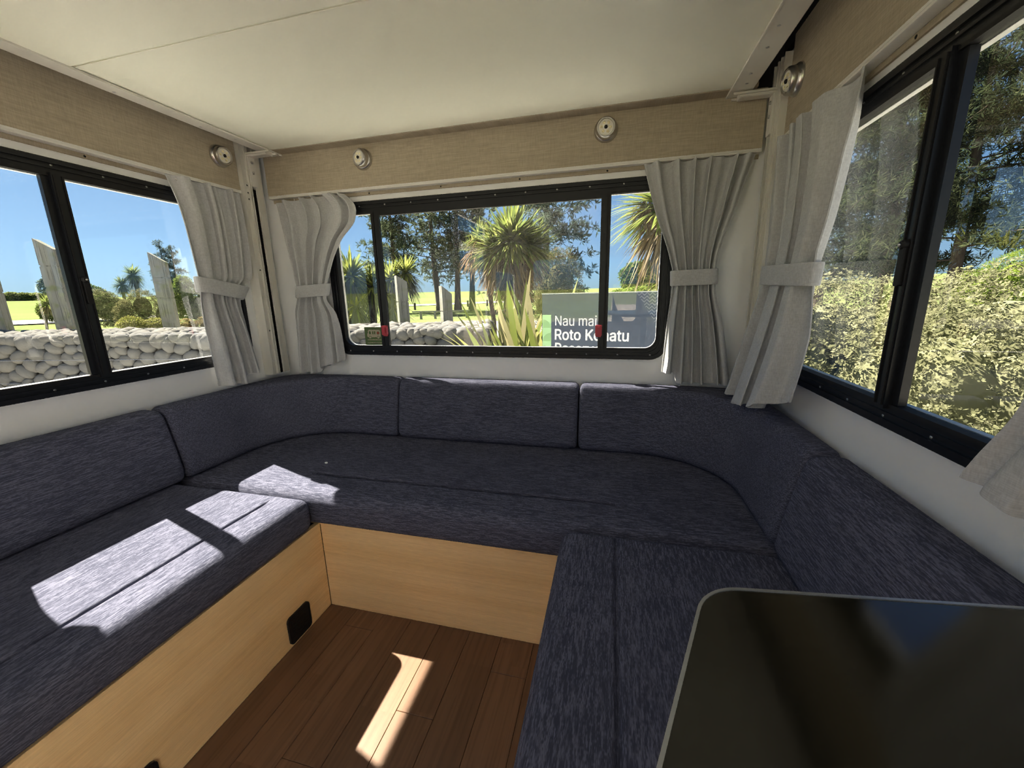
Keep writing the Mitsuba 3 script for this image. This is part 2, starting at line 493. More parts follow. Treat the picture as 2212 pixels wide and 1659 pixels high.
# ------------------------------------------------------------------ windows
def make_window(name, plane, at, s0, s1, panes, sash, mull, label):
    t = struct(name, label)
    h = lambda poly, a, b: slab(poly, a, b, plane, at)
    out, inn = rrect(s0, WZ0, s1, WZ1, .062), rrect(s0 + .038, GZ0, s1 - .038, GZ1, .045)
    mid = rrect(s0 + .022, WZ0 + .022, s1 - .022, WZ1 - .022, .052)
    part(t, 'frame', h(out.difference(inn), -.022, .004), 'black_frame')
    part(t, 'inner_flange', h(out.difference(rrect(s0 + .014, WZ0 + .014, s1 - .014, WZ1 - .014, .055)), .003, .011), 'black_frame')
    part(t, 'bead', h(mid.difference(rrect(s0 + .028, WZ0 + .028, s1 - .028, WZ1 - .028, .05)), .003, .009), 'black_frame')
    part(t, 'seal', h(rrect(s0 + .034, GZ0 - .004, s1 - .034, GZ1 + .004, .048).difference(rrect(s0 + .041, GZ0 + .003, s1 - .041, GZ1 - .003, .043)), -.010, .006), 'black_matt')
    # rounded outer rim of the body opening, pale when lit by the sun
    part(t, 'outer_rim', h(rrect(s0 + .030, GZ0 - .008, s1 - .030, GZ1 + .008, .05).difference(rrect(s0 + .0395, GZ0 + .0015, s1 - .0395, GZ1 - .0015, .044)), -.034, -.022), 'white_plastic', label='pale outer rim')
    for a, b, off in panes:
        pane = inn.buffer(.004).intersection(sbox(a, 0, b, 3))
        v, f = trimesh.creation.triangulate_polygon(pane, engine='earcut')
        m = trimesh.Trimesh(np.column_stack([v, np.full(len(v), off)]), f, process=False)
        part(t, 'pane', frame_map(m, plane, at), 'window_glass')
    if sash:
        a, b = sash
        o = sbox(a, GZ0 - .006, b, GZ1 + .004)
        part(t, 'sash', h(o.difference(sbox(a + .038, GZ0 + .003, b - .036, GZ1 - .016)), -.006, .007), 'black_frame')
        part(t, 'sash_groove', h(sbox(a + .008, GZ0, a + .014, GZ1).union(sbox(b - .014, GZ0, b - .008, GZ1)), .006, .010), 'black_matt')
    for a, b in mull:
        part(t, 'mullion', h(sbox(a, GZ0 - .006, b, GZ1 + .006), -.014, .014), 'black_frame')
        part(t, 'mullion_channel', cat([h(sbox(a + .004, GZ0, a + .007, GZ1), .013, .017), h(sbox(b - .006, GZ0, b - .003, GZ1), .013, .017)]), 'black_matt')
    px = lambda s, z, hh: {'R': (s, at - hh, z), 'L': (at + hh, s, z), 'X': (at - hh, s, z)}[plane]
    ax = {'R': (0, -1, 0), 'L': (1, 0, 0), 'X': (-1, 0, 0)}[plane]
    n = int((s1 - s0 - .12) / .118)
    for i in range(n + 1):
        s = s0 + .06 + (s1 - s0 - .12) * i / n
        for z in (WZ0 + .018, WZ1 - .018):
            part(t, 'screw', orient(screw_mesh(.0036, .0016), px(s, z, .0042), ax), 'screw_steel', True)
    return t, h, px, ax


w1, h1, p1, a1 = make_window('window_1', 'R', 0.0, REAR0, REAR1, [(REAR0, .565, -.012), (.553, 1.558, -.002), (1.545, REAR1, -.012)], (.546, 1.562), [], None)
for s in (.570, 1.5285):
    part(w1, 'latch', cat([h1(rrect(s - .013, .950, s + .013, .993, .004), .006, .020), h1(sbox(s - .010, .945, s + .010, .953), .006, .014), h1(rrect(s - .006, .958, s + .006, .986, .002), .019, .024)]), 'red_latch', label='red plastic window latch')
for nm, pl, at_ in (('window_2', 'L', 0.0), ('window_3', 'X', XR)):
    w, h, px, ax = make_window(nm, pl, at_, SIDE0, SIDE1, [(SIDE0, SIDEM, -.012), (SIDEM, SIDE1, -.006)], None, [(SIDEM - .0145, SIDEM + .0145)], None)
    part(w, 'stile', h(sbox(SIDEM - .032, GZ0 + .004, SIDEM - .014, GZ1 - .004), -.012, .002), 'black_frame')
    part(w, 'latch', cat([orient(lathe([(0, .012), (.006, .012), (.0085, .009), (.009, 0), (0, 0)][::-1], 20), px(SIDEM + .001, 1.19, .014), ax), h(rrect(SIDEM - .005, 1.118, SIDEM + .007, 1.186, .003), .014, .023)]), 'black_matt', label='black latch with a bright pin')
    part(w, 'latch_pin', orient(lathe([(0, .004), (.0026, .0032), (.0036, 0), (0, 0)][::-1], 12), px(SIDEM + .001, 1.19, .026), ax), 'brushed_steel', True)

# green self-containment sticker on the small pane at the left of the rear window
st = thing('window_sticker', 'green sticker with a pale camper van picture on the rear window glass', 'sticker')
sh = lambda poly, a, b: slab(poly, a, b, 'R', 0.0)
part(st, 'card', sh(sbox(.446, .9005, .5425, .984), -.0118, -.0112), 'sticker_green')
van = unary_union([rrect(.464, .937, .530, .972, .009), rrect(.459, .937, .475, .956, .005)])
cut = unary_union([Point(.474, .936).buffer(.0075), Point(.517, .936).buffer(.0075)])
part(st, 'camper_picture', sh(van.difference(cut).difference(unary_union([rrect(.469, .951, .479, .965, .002), rrect(.486, .951, .493, .965, .002), rrect(.496, .951, .503, .965, .002), Point(.517, .957).buffer(.0075)])), -.0112, -.0109), 'sticker_cream')
part(st, 'wheel', sh(Point(.474, .936).buffer(.0055), -.0112, -.0108), 'sticker_cream')
part(st, 'wheel', sh(Point(.517, .936).buffer(.0055), -.0112, -.0108), 'sticker_cream')
part(st, 'round_badge', sh(Point(.517, .957).buffer(.006), -.0112, -.0108), 'sticker_red')
part(st, 'stripe', sh(sbox(.458, .923, .532, .926), -.0112, -.0109), 'sticker_cream')
part(st, 'stripe', sh(sbox(.458, .909, .532, .912), -.0112, -.0109), 'sticker_cream')


# ------------------------------------------------------------------ reading lamps
def lamp(at, axis, tilt, label):
    """round swivel reading lamp, unlit"""
    t = thing('reading_lamp', label, 'lamp')
    at, axis = np.array(at, float), np.array(axis, float)
    part(t, 'base', orient(lathe([(0, 0), (.041, 0), (.041, .006), (.037, .013), (.033, .016), (0, .016)], 40), at, axis), 'brushed_steel', 40)
    d = axis + np.array(tilt)
    d /= np.linalg.norm(d)
    c = at + axis * .014
    part(t, 'bezel', orient(lathe([(.0, -.006), (.034, -.006), (.0355, .004), (.0345, .014), (.031, .0185), (.0275, .0185), (.0262, .016), (.026, .012), (0, .012)], 40), c, d), 'brushed_steel', 40)
    lens = part(t, 'lens', orient(lathe([(0, .0125), (.0255, .0125), (.0255, .015), (.022, .0165), (0, .0172)][::1], 32), c, d), 'lens_clear', 40)
    m = trimesh.geometry.align_vectors([0, 0, 1], d)[:3, :3]
    for i in range(6):
        a = i * PI / 3 + .4
        o = c + m @ np.array([.0155 * math.cos(a), .0155 * math.sin(a), .0165])
        part(t, 'led', orient(lathe([(0, .003), (.003, .0024), (.0048, .0005), (.0048, -.002), (0, -.002)][::-1], 14), o, d), 'led_yellow', True)
    part(t, 'switch', orient(lathe([(0, .0055), (.004, .005), (.0058, .003), (.0058, -.002), (0, -.002)][::-1], 16), c + d * .0165, d), 'black_matt', True)
    return t


lamp((.553, -.03, 1.680), (0, -1, 0), (-.28, 0, .06), 'round brushed steel reading lamp over the left part of the rear window')
lamp((1.536, -.03, 1.682), (0, -1, 0), (.03, 0, .03), 'round brushed steel reading lamp over the right part of the rear window')
lamp((.03, -.228, 1.684), (1, 0, 0), (0, -.10, -.12), 'round steel reading lamp above the curtain at the timber post window')
lamp((XR - .03, -.192, 1.697), (-1, 0, 0), (0, -.10, -.10), 'round steel reading lamp above the curtain at the hedge window')


# ------------------------------------------------------------------ upholstery
def lines(lo, hi, r, step, dense=()):
    a = [lo + r * q for q in (0, .12, .25, .4, .58, .78, 1)] + [hi - r * q for q in (0, .12, .25, .4, .58, .78, 1)]
    a += list(np.linspace(lo + r, hi - r, max(2, int((hi - lo) / step))))
    for pos, w in dense:
        a += [pos + w * q for q in (-4, -2.5, -1.8, -1.4, -1.15, -1, -.85, -.6, -.3, 0, .3, .6, .85, 1, 1.15, 1.4, 1.8, 2.5, 4)]
    a = np.unique(np.round([q for q in a if lo <= q <= hi], 6))
    return a[np.concatenate([[True], np.diff(a) > 4e-4])]


def rounded_block(X, Y, Z, r):
    lo, hi = np.array([X[0], Y[0], Z[0]]), np.array([X[-1], Y[-1], Z[-1]])
    ms = []
    for ax in range(3):
        A = [X, Y, Z]
        o = [i for i in range(3) if i != ax]
        g = np.meshgrid(A[o[0]], A[o[1]], indexing='ij')
        for side in (0, 1):
            v = np.zeros(g[0].shape + (3,))
            v[..., o[0]], v[..., o[1]], v[..., ax] = g[0], g[1], (lo, hi)[side][ax]
            nu, nv = g[0].shape
            f = grid_faces(nu, nv)
            m = quads(v.reshape(-1, 3), f)
            ms.append(m)
    m = cat(ms)
    v = np.array(m.vertices)
    inn = np.clip(v, lo + r, hi - r)
    d = v - inn
    l = np.linalg.norm(d, axis=1, keepdims=True)
    v = np.where(l > 1e-9, inn + d / np.maximum(l, 1e-9) * np.asarray(r).min(), v)
    m = trimesh.Trimesh(v, m.faces, process=False)
    m.merge_vertices()
    f = np.array(m.faces)
    tri = m.vertices[f]
    out = np.einsum('ij,ij->i', np.cross(tri[:, 1] - tri[:, 0], tri[:, 2] - tri[:, 0]), tri.mean(1) - (lo + hi) / 2)
    f[out < 0] = f[out < 0][:, ::-1]
    return trimesh.Trimesh(m.vertices, f, process=False)


def seat(lo, hi, r, slit, label, m, plan_r=0.0, puff=.004):
    """seat cushion; slit = (axis it runs along, position, from, to, depth, width)"""
    t = thing('seat_cushion', label, 'cushion')
    dx = [(slit[1], slit[5])] if slit[0] == 1 else [(slit[2], .012), (slit[3], .012)]
    dy = [(slit[1], slit[5])] if slit[0] == 0 else [(slit[2], .012), (slit[3], .012)]
    X, Y, Z = lines(lo[0], hi[0], r, .04, dx), lines(lo[1], hi[1], r, .04, dy), lines(lo[2], hi[2], r, .04)
    b = rounded_block(X, Y, Z, r)
    v = np.array(b.vertices)
    top = np.clip((v[:, 2] - hi[2] + .02) / .02, 0, 1)
    ex = np.clip(np.minimum(v[:, 0] - lo[0], hi[0] - v[:, 0]) / .12, 0, 1)
    ey = np.clip(np.minimum(v[:, 1] - lo[1], hi[1] - v[:, 1]) / .12, 0, 1)
    v[:, 2] += top * (puff * np.sqrt(ex * ey) + .003 * (meshkit.fbm(v * 9, 2) - .5))
    a = slit[0]
    along, across = v[:, a], v[:, 1 - a]
    wig = .0018 * np.sin(along * 40) * (slit[4] > .01)
    end = np.clip((along - slit[2]) / .03, 0, 1) * np.clip((slit[3] - along) / .03, 0, 1)
    v[:, 2] -= top * end * slit[4] * np.exp(-np.abs((across + wig - slit[1]) / slit[5]) ** (4 if slit[4] > .01 else 2))
    b = trimesh.Trimesh(v, b.faces, process=False)
    part(t, 'cover', b, m, True)
    return t, b


SZ = 0.500
t1, _ = seat((.005, -2.05, .388), (.668, -.676, SZ), .036, (1, .552, -2.1, -.722, .008, .0045), 'left dark heather seat cushion in the sun, facing the table', 'upholstery_y')
t2, _ = seat((.005, -.671, .388), (XR - .005, -.005, SZ), .036, (0, -.530, .545, 1.612, .040, .0062), 'long dark heather seat cushion under the rear window with a slit along its front', 'upholstery_x')
t3, _ = seat((1.466, -2.05, .388), (XR - .005, -.676, SZ + .004), .036, (1, 1.607, -2.1, -.68, .008, .0045), 'right dark heather seat cushion partly under the black table', 'upholstery_y')


def backrest(path, back, label, m, z0=.502, z1=.760, T0=.140, T1=.085, wrinkle=None):
    """path: plan points along the foot of the front; back: matching plan points on the wall"""
    path, back = np.asarray(path, float), np.asarray(back, float)
    prof = Polygon([(0, z0), (T0, z0), (T1, z1), (0, z1 + .002)]).buffer(-.026).buffer(.026, quad_segs=6)
    ring = LineString(prof.exterior.coords)
    N = 60
    pr = np.array([ring.interpolate(i / N, normalized=True).coords[0] for i in range(N)])
    seg = np.r_[0, np.cumsum(np.linalg.norm(np.diff((path + back) / 2, axis=0), axis=1))]
    L = seg[-1]
    st = np.unique(np.round(np.r_[[q for q in (0, .0015, .004, .009, .016, .025)], np.linspace(.025, L - .025, max(3, int(L / .014))), [L - q for q in (0, .0015, .004, .009, .016, .025)]], 6))
    R = .022
    cen = pr.mean(0)
    V = []
    for s in st:
        f = np.array([np.interp(s, seg, path[:, i]) for i in (0, 1)])
        q = np.array([np.interp(s, seg, back[:, i]) for i in (0, 1)])
        e = min(s, L - s)
        ins = R - math.sqrt(max(R * R - (R - min(e, R)) ** 2, 0))
        D = np.linalg.norm(q - f)
        n = (q - f) / D
        p2 = pr - cen
        p2 = cen + p2 * (1 - ins / np.maximum(np.abs(p2).max(0), 1e-6))
        b = T0 - p2[:, 0]
        x = np.clip((b / T0 - .55) / .45, 0, 1)
        b = b + (D - T0) * x * x * (3 - 2 * x)
        xy = f + n * b[:, None]
        V.append(np.column_stack([xy, p2[:, 1]]))
    V = np.array(V)
    nS = len(st)
    Vf = V.copy()
    # soft swelling of the front
    hz = np.clip((V[..., 2] - z0) / (z1 - z0), 0, 1)
    fr = np.clip((T0 - .02 - np.broadcast_to(T0 - pr[:, 0], V.shape[:2])) / T0, 0, 1)
    ctr = (np.array([[np.interp(s, seg, back[:, i]) for i in (0, 1)] for s in st]) - np.array([[np.interp(s, seg, path[:, i]) for i in (0, 1)] for s in st]))
    ctr /= np.linalg.norm(ctr, axis=1, keepdims=True)
    sw = .007 * np.sin(PI * hz) * fr + .002 * (meshkit.fbm(V * 8, 2) - .5)
    if wrinkle:
        for c, w, d, a, b2 in wrinkle:
            hh = np.clip((hz - a) / .12, 0, 1) * np.clip((b2 - hz) / .12, 0, 1)
            sw = sw - d * np.exp(-((st[:, None] - c - .02 * (hz - .5)) / w) ** 2) * hh * (fr > .2)
    Vf[..., :2] -= ctr[:, None, :] * sw[..., None]
    v = Vf.transpose(1, 0, 2).reshape(-1, 3)
    f = grid_faces(N, nS, wrap_u=True)
    mesh = quads(v, f)
    caps = []
    nv = len(v)
    extra = np.array([Vf[0].mean(0), Vf[-1].mean(0)])
    for i in range(N):
        caps.append([nv, i * nS, ((i + 1) % N) * nS])
        caps.append([nv + 1, ((i + 1) % N) * nS + nS - 1, i * nS + nS - 1])
    mesh = trimesh.Trimesh(np.vstack([v, extra]), np.vstack([mesh.faces, caps]), process=False)
    if mesh.volume < 0:
        mesh.invert()
    t = thing('backrest_cushion', label, 'cushion')
    part(t, 'cover', mesh, m, 60)
    return t


def lpath(xf, yf, R, y_end, x_end, side):
    """plan path of an L-shaped corner cushion from the side wall round to the rear wall; side -1 left, 1 right"""
    p, b = [], []
    sx = 1 if side < 0 else -1
    wall = .006 if side < 0 else XR - .006
    cx, cy = xf + sx * R, yf - R
    for y in np.linspace(y_end, cy, 8)[:-1]:
        p.append((xf, y)); b.append((wall, y))
    n = 21
    for i in range(n):
        a = PI - (PI / 2) * i / (n - 1)
        d = np.array([math.cos(a) * sx, math.sin(a)])
        p.append((cx + R * d[0], cy + R * d[1]))
        # onto the walls, rounded a little in the corner
        tx = (abs(wall - cx)) / max(abs(d[0]), 1e-6)
        ty = abs(-.006 - cy) / max(abs(d[1]), 1e-6)
        k = (tx ** -9 + ty ** -9) ** (-1 / 9)
        b.append((cx + d[0] * k, cy + d[1] * k))
    for x in np.linspace(cx, x_end, 8)[1:]:
        p.append((x, yf)); b.append((x, -.006))
    return p, b


XL, XRR, YF = .152, 1.962, -.146
backrest([(XL, -1.75), (XL, -.668)], [(.006, -1.75), (.006, -.668)], 'left near dark backrest cushion along the window with the timber posts', 'upholstery_y')
p, b = lpath(XL, YF, .27, -.660, .660, -1)
backrest(p, b, 'left rounded dark corner backrest cushion beside the rear window', 'upholstery_x')
backrest([(.664, YF), (1.459, YF)], [(.664, -.006), (1.459, -.006)], 'middle straight dark backrest cushion below the rear window', 'upholstery_x')
p, b = lpath(XRR, YF, .28, -.664, 1.463, 1)
L0 = .51
backrest(p, b, 'right rounded dark corner backrest cushion with creases in its cover', 'upholstery_x',
         wrinkle=[(.46, .007, .007, .25, .95), (.505, .006, .010, .2, .9), (.56, .006, .006, .45, 1.0), (.61, .008, .004, .3, .9)])
backrest([(XRR, -1.75), (XRR, -.678)], [(XR - .006, -1.75), (XR - .006, -.678)], 'right near dark backrest cushion behind the black table', 'upholstery_y', T0=.132)

# bench boxes
LF, RF = .650, -.642
t = thing('bench_box', 'left pale maple veneer bench box with two black floor vents', 'bench')
part(t, 'side_panel', bx((.632, -2.05, ZF), (LF, RF, .386), .001), 'maple_y')
part(t, 'lid', bx((.02, -2.05, .365), (.631, -.675, .385), .001), 'maple_y')


def vent(parent, y0, y1, z0, z1):
    o = rrect(y0, z0, y1, z1, .014)
    vk = part(parent, 'vent', slab(o, 0, .004, 'L', LF), 'black_matt', label='black rounded vent cover')
    part(vk, 'rim', slab(o.difference(o.buffer(-.005)), .003, .006, 'L', LF), 'black_frame')
    for i in range(7):
        z = z0 + .016 + i * (z1 - z0 - .032) / 6
        part(vk, 'louvre', slab(sbox(y0 + .012, z - .003, y1 - .012, z + .002), .0035, .0055, 'L', LF), 'black_matt')


vent(t, -.828, -.739, .074, .168)
vent(t, -1.285, -1.192, .066, .158)
t = thing('bench_box', 'rear pale maple veneer bench box under the rear window', 'bench')
part(t, 'front_panel', bx((LF + .0005, RF, ZF), (1.508, RF + .018, .386), .001), 'maple_x')
part(t, 'lid', bx((.02, RF + .02, .365), (XR - .02, -.02, .385), .001), 'maple_x')
t = thing('bench_box', 'right pale maple veneer bench box under the cushion by the table', 'bench')
part(t, 'side_panel', bx((1.509, -2.05, ZF), (1.527, RF - .001, .386), .001), 'maple_y')
part(t, 'lid', bx((1.528, -2.05, .365), (XR - .02, -.675, .385), .001), 'maple_y')

# a scrap of white fluff on the rear cushion
t = thing('fluff', 'tiny white scrap of fluff lying on the rear seat cushion', 'fluff')
m = trimesh.creation.icosphere(2, 1.0)
m.vertices = m.vertices * [.0065, .0042, .003] * (1 + .35 * (meshkit.noise(m.vertices * 2.3)[:, None] - .5))
m.apply_translation([.537, -.448, SZ + .0065])
add(t, m, 'sign_white', True)


# ------------------------------------------------------------------ curtains
def curtain(plane, at, left, rite, ztop, zbot, depth, nf, phase, tie, label, amp=(.018, .014, .022), squ=2.0, nu=150, nv=64, edge=(1.0, 1.0), low=1.0, nrail=6):
    """left / rite: lists of (z, s) of the two edges; depth: list of (z, d) of distance from the wall; tie = (z of the middle, tilt)"""
    t = thing('curtain', label, 'curtain')
    pl = PchipInterpolator(*np.array(sorted(left)).T)
    pr = PchipInterpolator(*np.array(sorted(rite)).T)
    pd = PchipInterpolator(*np.array(sorted(depth)).T)
    zt, tilt = tie
    u = np.linspace(0, 1, nu)
    top = np.interp(u, *np.array(ztop).T)
    bot = np.interp(u, *np.array(zbot).T)
    vv = np.linspace(0, 1, nv)
    Z = top[:, None] + (bot - top)[:, None] * vv[None, :]
    sl, sr = pl(Z), pr(Z)
    frac = np.clip((Z - zt) / (1.555 - zt), 0, 1)
    below = np.clip((zt - Z) / .3, 0, 1)
    A = np.where(Z > zt, amp[1] + (amp[0] - amp[1]) * frac, amp[1] + (amp[2] - amp[1]) * below)
    wob = .9 * (meshkit.noise(np.stack([u * 7 + phase, u * 0, u * 0], -1))[:, None] - .5)
    ph = 2 * PI * (nf * u[:, None] + wob + .12 * np.sin(3 * Z + phase)) + phase
    ff = np.tanh(squ * np.sin(ph)) / np.tanh(squ)
    lean = np.cos(ph) * .16 / nf
    uu = np.clip(u[:, None] + lean * np.sin(PI * u)[:, None], 0, 1)
    S = sl + (sr - sl) * uu
    Dp = pd(Z) + A * ff + .003 * (meshkit.fbm(np.stack([S * 9, Z * 5, S * 0 + phase], -1), 2) - .5)
    for e, de in ((u, edge[0]), (1 - u, edge[1])):
        we = np.exp(-(e / .05) ** 2)[:, None] * np.clip((Z - low) / .2, .0, 1)
        Dp = Dp * (1 - we) + np.minimum(np.interp(Z, [1.2, 1.4, 1.56], [.05 * de, .042 * de, .028 * de ** .8]), .07) * we
    Dp = np.maximum(Dp, .012)

    def world(S, Z, D):
        return {'R': np.stack([S, at - D, Z], -1), 'L': np.stack([at + D, S, Z], -1), 'X': np.stack([at - D, S, Z], -1)}[plane]
    P = world(S, Z, Dp)
    N = np.cross(np.gradient(P, axis=0), np.gradient(P, axis=1))
    N /= np.linalg.norm(N, axis=-1, keepdims=True) + 1e-12
    th = np.where(Z < bot[:, None] + .020, .0030, .0016)[..., None]          # doubled cloth of the hem
    A_, B_ = (P + N * th).reshape(-1, 3), (P - N * th).reshape(-1, 3)
    f = grid_faces(nu, nv)
    g = f[:, ::-1] + nu * nv
    idx = np.arange(nu * nv).reshape(nu, nv)
    loop = np.r_[idx[:, 0], idx[-1, 1:], idx[-2::-1, -1], idx[0, -2:0:-1]]
    nx = np.roll(loop, -1)
    e = np.stack([loop, nx, nx + nu * nv, loop + nu * nv], 1)
    part(t, 'panel', quads(np.vstack([A_, B_]), np.vstack([f, g, e[:, ::-1]])), 'curtain_cloth', 50)
    # hem stitching line along the bottom
    # tie-back: a flat band closed round the gathered cloth
    rows = []
    ang = np.linspace(0, 2 * PI, 48, endpoint=False)
    for dz in (-.027, -.024, .024, .027):
        z = zt + dz
        a, b = float(pl(z)), float(pr(z))
        c, hw = (a + b) / 2, abs(b - a) / 2 + .006
        dm = float(pd(zt))
        hd = max(A[:, np.argmin(abs(Z[0] - zt))].mean() + .010, .016)
        ce = np.sign(np.cos(ang)) * np.abs(np.cos(ang)) ** .6
        se = np.sign(np.sin(ang)) * np.abs(np.sin(ang)) ** .6
        infl = .0016 if abs(dz) < .026 else 0
        S_ = c + (hw + infl) * ce
        D_ = np.maximum(dm + (hd + infl) * se, .004)
        rows.append(world(S_, z + tilt * (S_ - c), D_))
    rows = np.array(rows)
    inner = np.array([np.mean(r, 0) + (r - np.mean(r, 0)) * .96 for r in rows])
    allr = np.concatenate([rows, inner[::-1]], 0)
    v = allr.transpose(1, 0, 2).reshape(-1, 3)
    ff_ = []
    n, k_ = 48, 8
    for i in range(n):
        for j in range(k_):
            ff_.append([i * k_ + j, ((i + 1) % n) * k_ + j, ((i + 1) % n) * k_ + (j + 1) % k_, i * k_ + (j + 1) % k_])
    part(t, 'tieback', quads(v, ff_), 'curtain_cloth', 40, label='fabric tieback band')
    # hooks on the rail
    for i in range(nrail):
        ui = (i + .5) / nrail
        k = int(ui * (nu - 1))
        q = P[k, 0]
        d = {'R': np.array([0, 1, 0]), 'L': np.array([-1, 0, 0]), 'X': np.array([1, 0, 0])}[plane]
        off = max(Dp[k, 0] - .022, .002)
        part(t, 'hook', tube([q + [0, 0, -.014], q + d * off * .5 + [0, 0, -.006], q + d * off + [0, 0, .004], q + d * off + [0, 0, max(PZ0 - .0105 - q[2], .004)]], .0022, 6), 'white_plastic', True)
    return t


TIE = 1.165
curtain('L', 0.0, [(1.56, -.452), (1.45, -.430), (1.224, -.420), (1.165, -.418), (1.12, -.420), (.95, -.408), (.76, -.402)], [(1.56, -.160), (1.40, -.165), (1.22, -.182), (1.165, -.236), (1.12, -.250), (1.0, -.228), (.76, -.196)],
        [(0, 1.562), (1, 1.562)], [(0, .779), (.58, .768), (.62, .800), (1, .808)], [(1.56, .040), (1.165, .040), (.76, .048)], 2.6, 1.1, (TIE, -.18), 'grey curtain tied back at the rear end of the timber post window', amp=(.020, .014, .020))
curtain('R', 0.0, [(1.56, .085), (1.30, .135), (1.165, .152), (1.133, .146), (1.05, .112), (.90, .095), (.76, .084)], [(1.56, .438), (1.49, .497), (1.45, .490), (1.365, .412), (1.25, .345), (1.165, .312), (1.12, .302), (1.046, .338), (.90, .352), (.76, .356)],
        [(0, 1.545), (.8, 1.562), (1, 1.556)], [(0, .770), (.45, .768), (.5, .795), (1, .832)], [(1.56, .036), (1.165, .038), (.76, .042)], 4.3, .2, (TIE - .01, .05), 'grey curtain tied back on the rear window beside the green sticker', amp=(.020, .014, .018), squ=1.6)
curtain('R', 0.0, [(1.56, 1.672), (1.406, 1.714), (1.231, 1.776), (1.165, 1.790), (1.13, 1.790), (1.0, 1.782), (.77, 1.772)], [(1.56, 2.026), (1.417, 1.985), (1.19, 1.932), (1.13, 1.934), (1.0, 1.966), (.77, 2.012)],
        [(0, 1.560), (1, 1.560)], [(0, .812), (.18, .812), (.22, .776), (1, .774)], [(1.56, .036), (1.165, .044), (.77, .048)], 5.2, .6, (TIE, .02), 'grey curtain tied back on the rear window in front of the slate sign', amp=(.020, .014, .020), squ=1.3)
curtain('X', XR, [(1.56, -.148), (1.40, -.180), (1.19, -.222), (1.13, -.218), (1.0, -.190), (.90, -.170), (.76, -.140)], [(1.56, -.553), (1.437, -.572), (1.289, -.562), (1.165, -.535), (1.12, -.530), (.99, -.538), (.76, -.508)],
        [(0, 1.556), (1, 1.560)], [(0, .775), (.25, .770), (.3, .760), (.72, .790), (1, .835)], [(1.56, .042), (1.165, .062), (.95, .085), (.76, .112)], 2.4, 2.4, (TIE - .01, .03), 'grey curtain tied back at the rear end of the hedge window', amp=(.022, .016, .026), squ=2.6, edge=(1.4, 1.4))
curtain('X', XR, [(1.56, -.940), (1.427, -.975), (1.30, -1.040), (1.165, -1.095), (1.12, -1.100), (.99, -1.082), (.87, -1.030), (.80, -1.020)], [(1.56, -1.42), (1.30, -1.38), (1.165, -1.32), (1.0, -1.36), (.78, -1.42)],
        [(0, 1.560), (1, 1.560)], [(0, .872), (.25, .866), (.6, .84), (1, .80)], [(1.56, .042), (1.165, .055), (.80, .070)], 2.4, 1.3, (TIE, 0), 'dark near grey curtain at the edge of the hedge window over the table', amp=(.020, .014, .016), squ=2.2, edge=(1.4, 1.0), low=.5)
curtain('L', 0.0, [(1.56, -.955), (1.42, -.990), (1.29, -1.020), (1.224, -1.032), (1.165, -1.056), (1.12, -1.074), (1.02, -1.078), (.89, -1.074), (.79, -1.070)], [(1.56, -1.42), (1.30, -1.38), (1.165, -1.32), (1.0, -1.36), (.78, -1.42)],
        [(0, 1.560), (1, 1.560)], [(0, .80), (.5, .79), (1, .80)], [(1.56, .040), (1.165, .042), (.80, .048)], 2.4, 4.2, (TIE, 0), 'near grey curtain on the timber post window that shades the left seat', amp=(.020, .014, .016), squ=2.2)

# ------------------------------------------------------------------ the black table
t = thing('table', 'glossy black table with a thin metal edge and rounded corner over the right seat', 'table')
ZT = .962
base = Polygon([(1.631, -1.4323), (2.055, -1.3805), (2.055, -2.08), (1.403, -2.08)]).buffer(-.030).buffer(.030, quad_segs=14)


def tpoly(poly, z0, z1):
    m = ext(poly, z1 - z0)
    m.apply_translation([0, 0, z0])
    return m


part(t, 'table_top', tpoly(base.buffer(-.0016), ZT - .006, ZT), 'table_gloss')
part(t, 'edge_band', tpoly(base.difference(base.buffer(-.0016)), ZT - .006, ZT + .0006), 'table_edge', label='thin metal edge band')
part(t, 'under_board', tpoly(base.buffer(-.045), ZT - .024, ZT - .0062), 'black_matt')
pc = (1.83, -1.78)
part(t, 'leg', orient(lathe([(0, 0), (.03, 0), (.03, ZT - SZ - .042), (0, ZT - SZ - .042)], 28), (pc[0], pc[1], SZ + .018), (0, 0, 1)), 'brushed_steel', 40)
part(t, 'foot', orient(lathe([(0, 0), (.085, 0), (.085, .005), (.05, .014), (0, .016)], 28), (pc[0], pc[1], SZ + .0125), (0, 0, 1)), 'black_matt', 40)

# awning case on the outside of the van: its shadow ends the patch of sun on the floor
t = thing('awning_case', 'white awning case on the outer side of the van above the timber post window', 'awning')
add(t, bx((-.30, -6.0, 1.685), (-.032, .02, 1.82), .02), 'white_plastic')

# unseen eave added to keep sun off the rear seat, wider than the van
t = thing('sun_blocking_eave', 'white unseen eave added along the rear edge of the roof to block sun', 'eave')
add(t, bx((-.40, .034, 1.88), (XR + .03, .19, 2.16), .015), 'white_plastic')

# ================================================================== outside
def pol(az, d):
    return CAM[0] + d * np.sin(az), CAM[1] + d * np.cos(az)


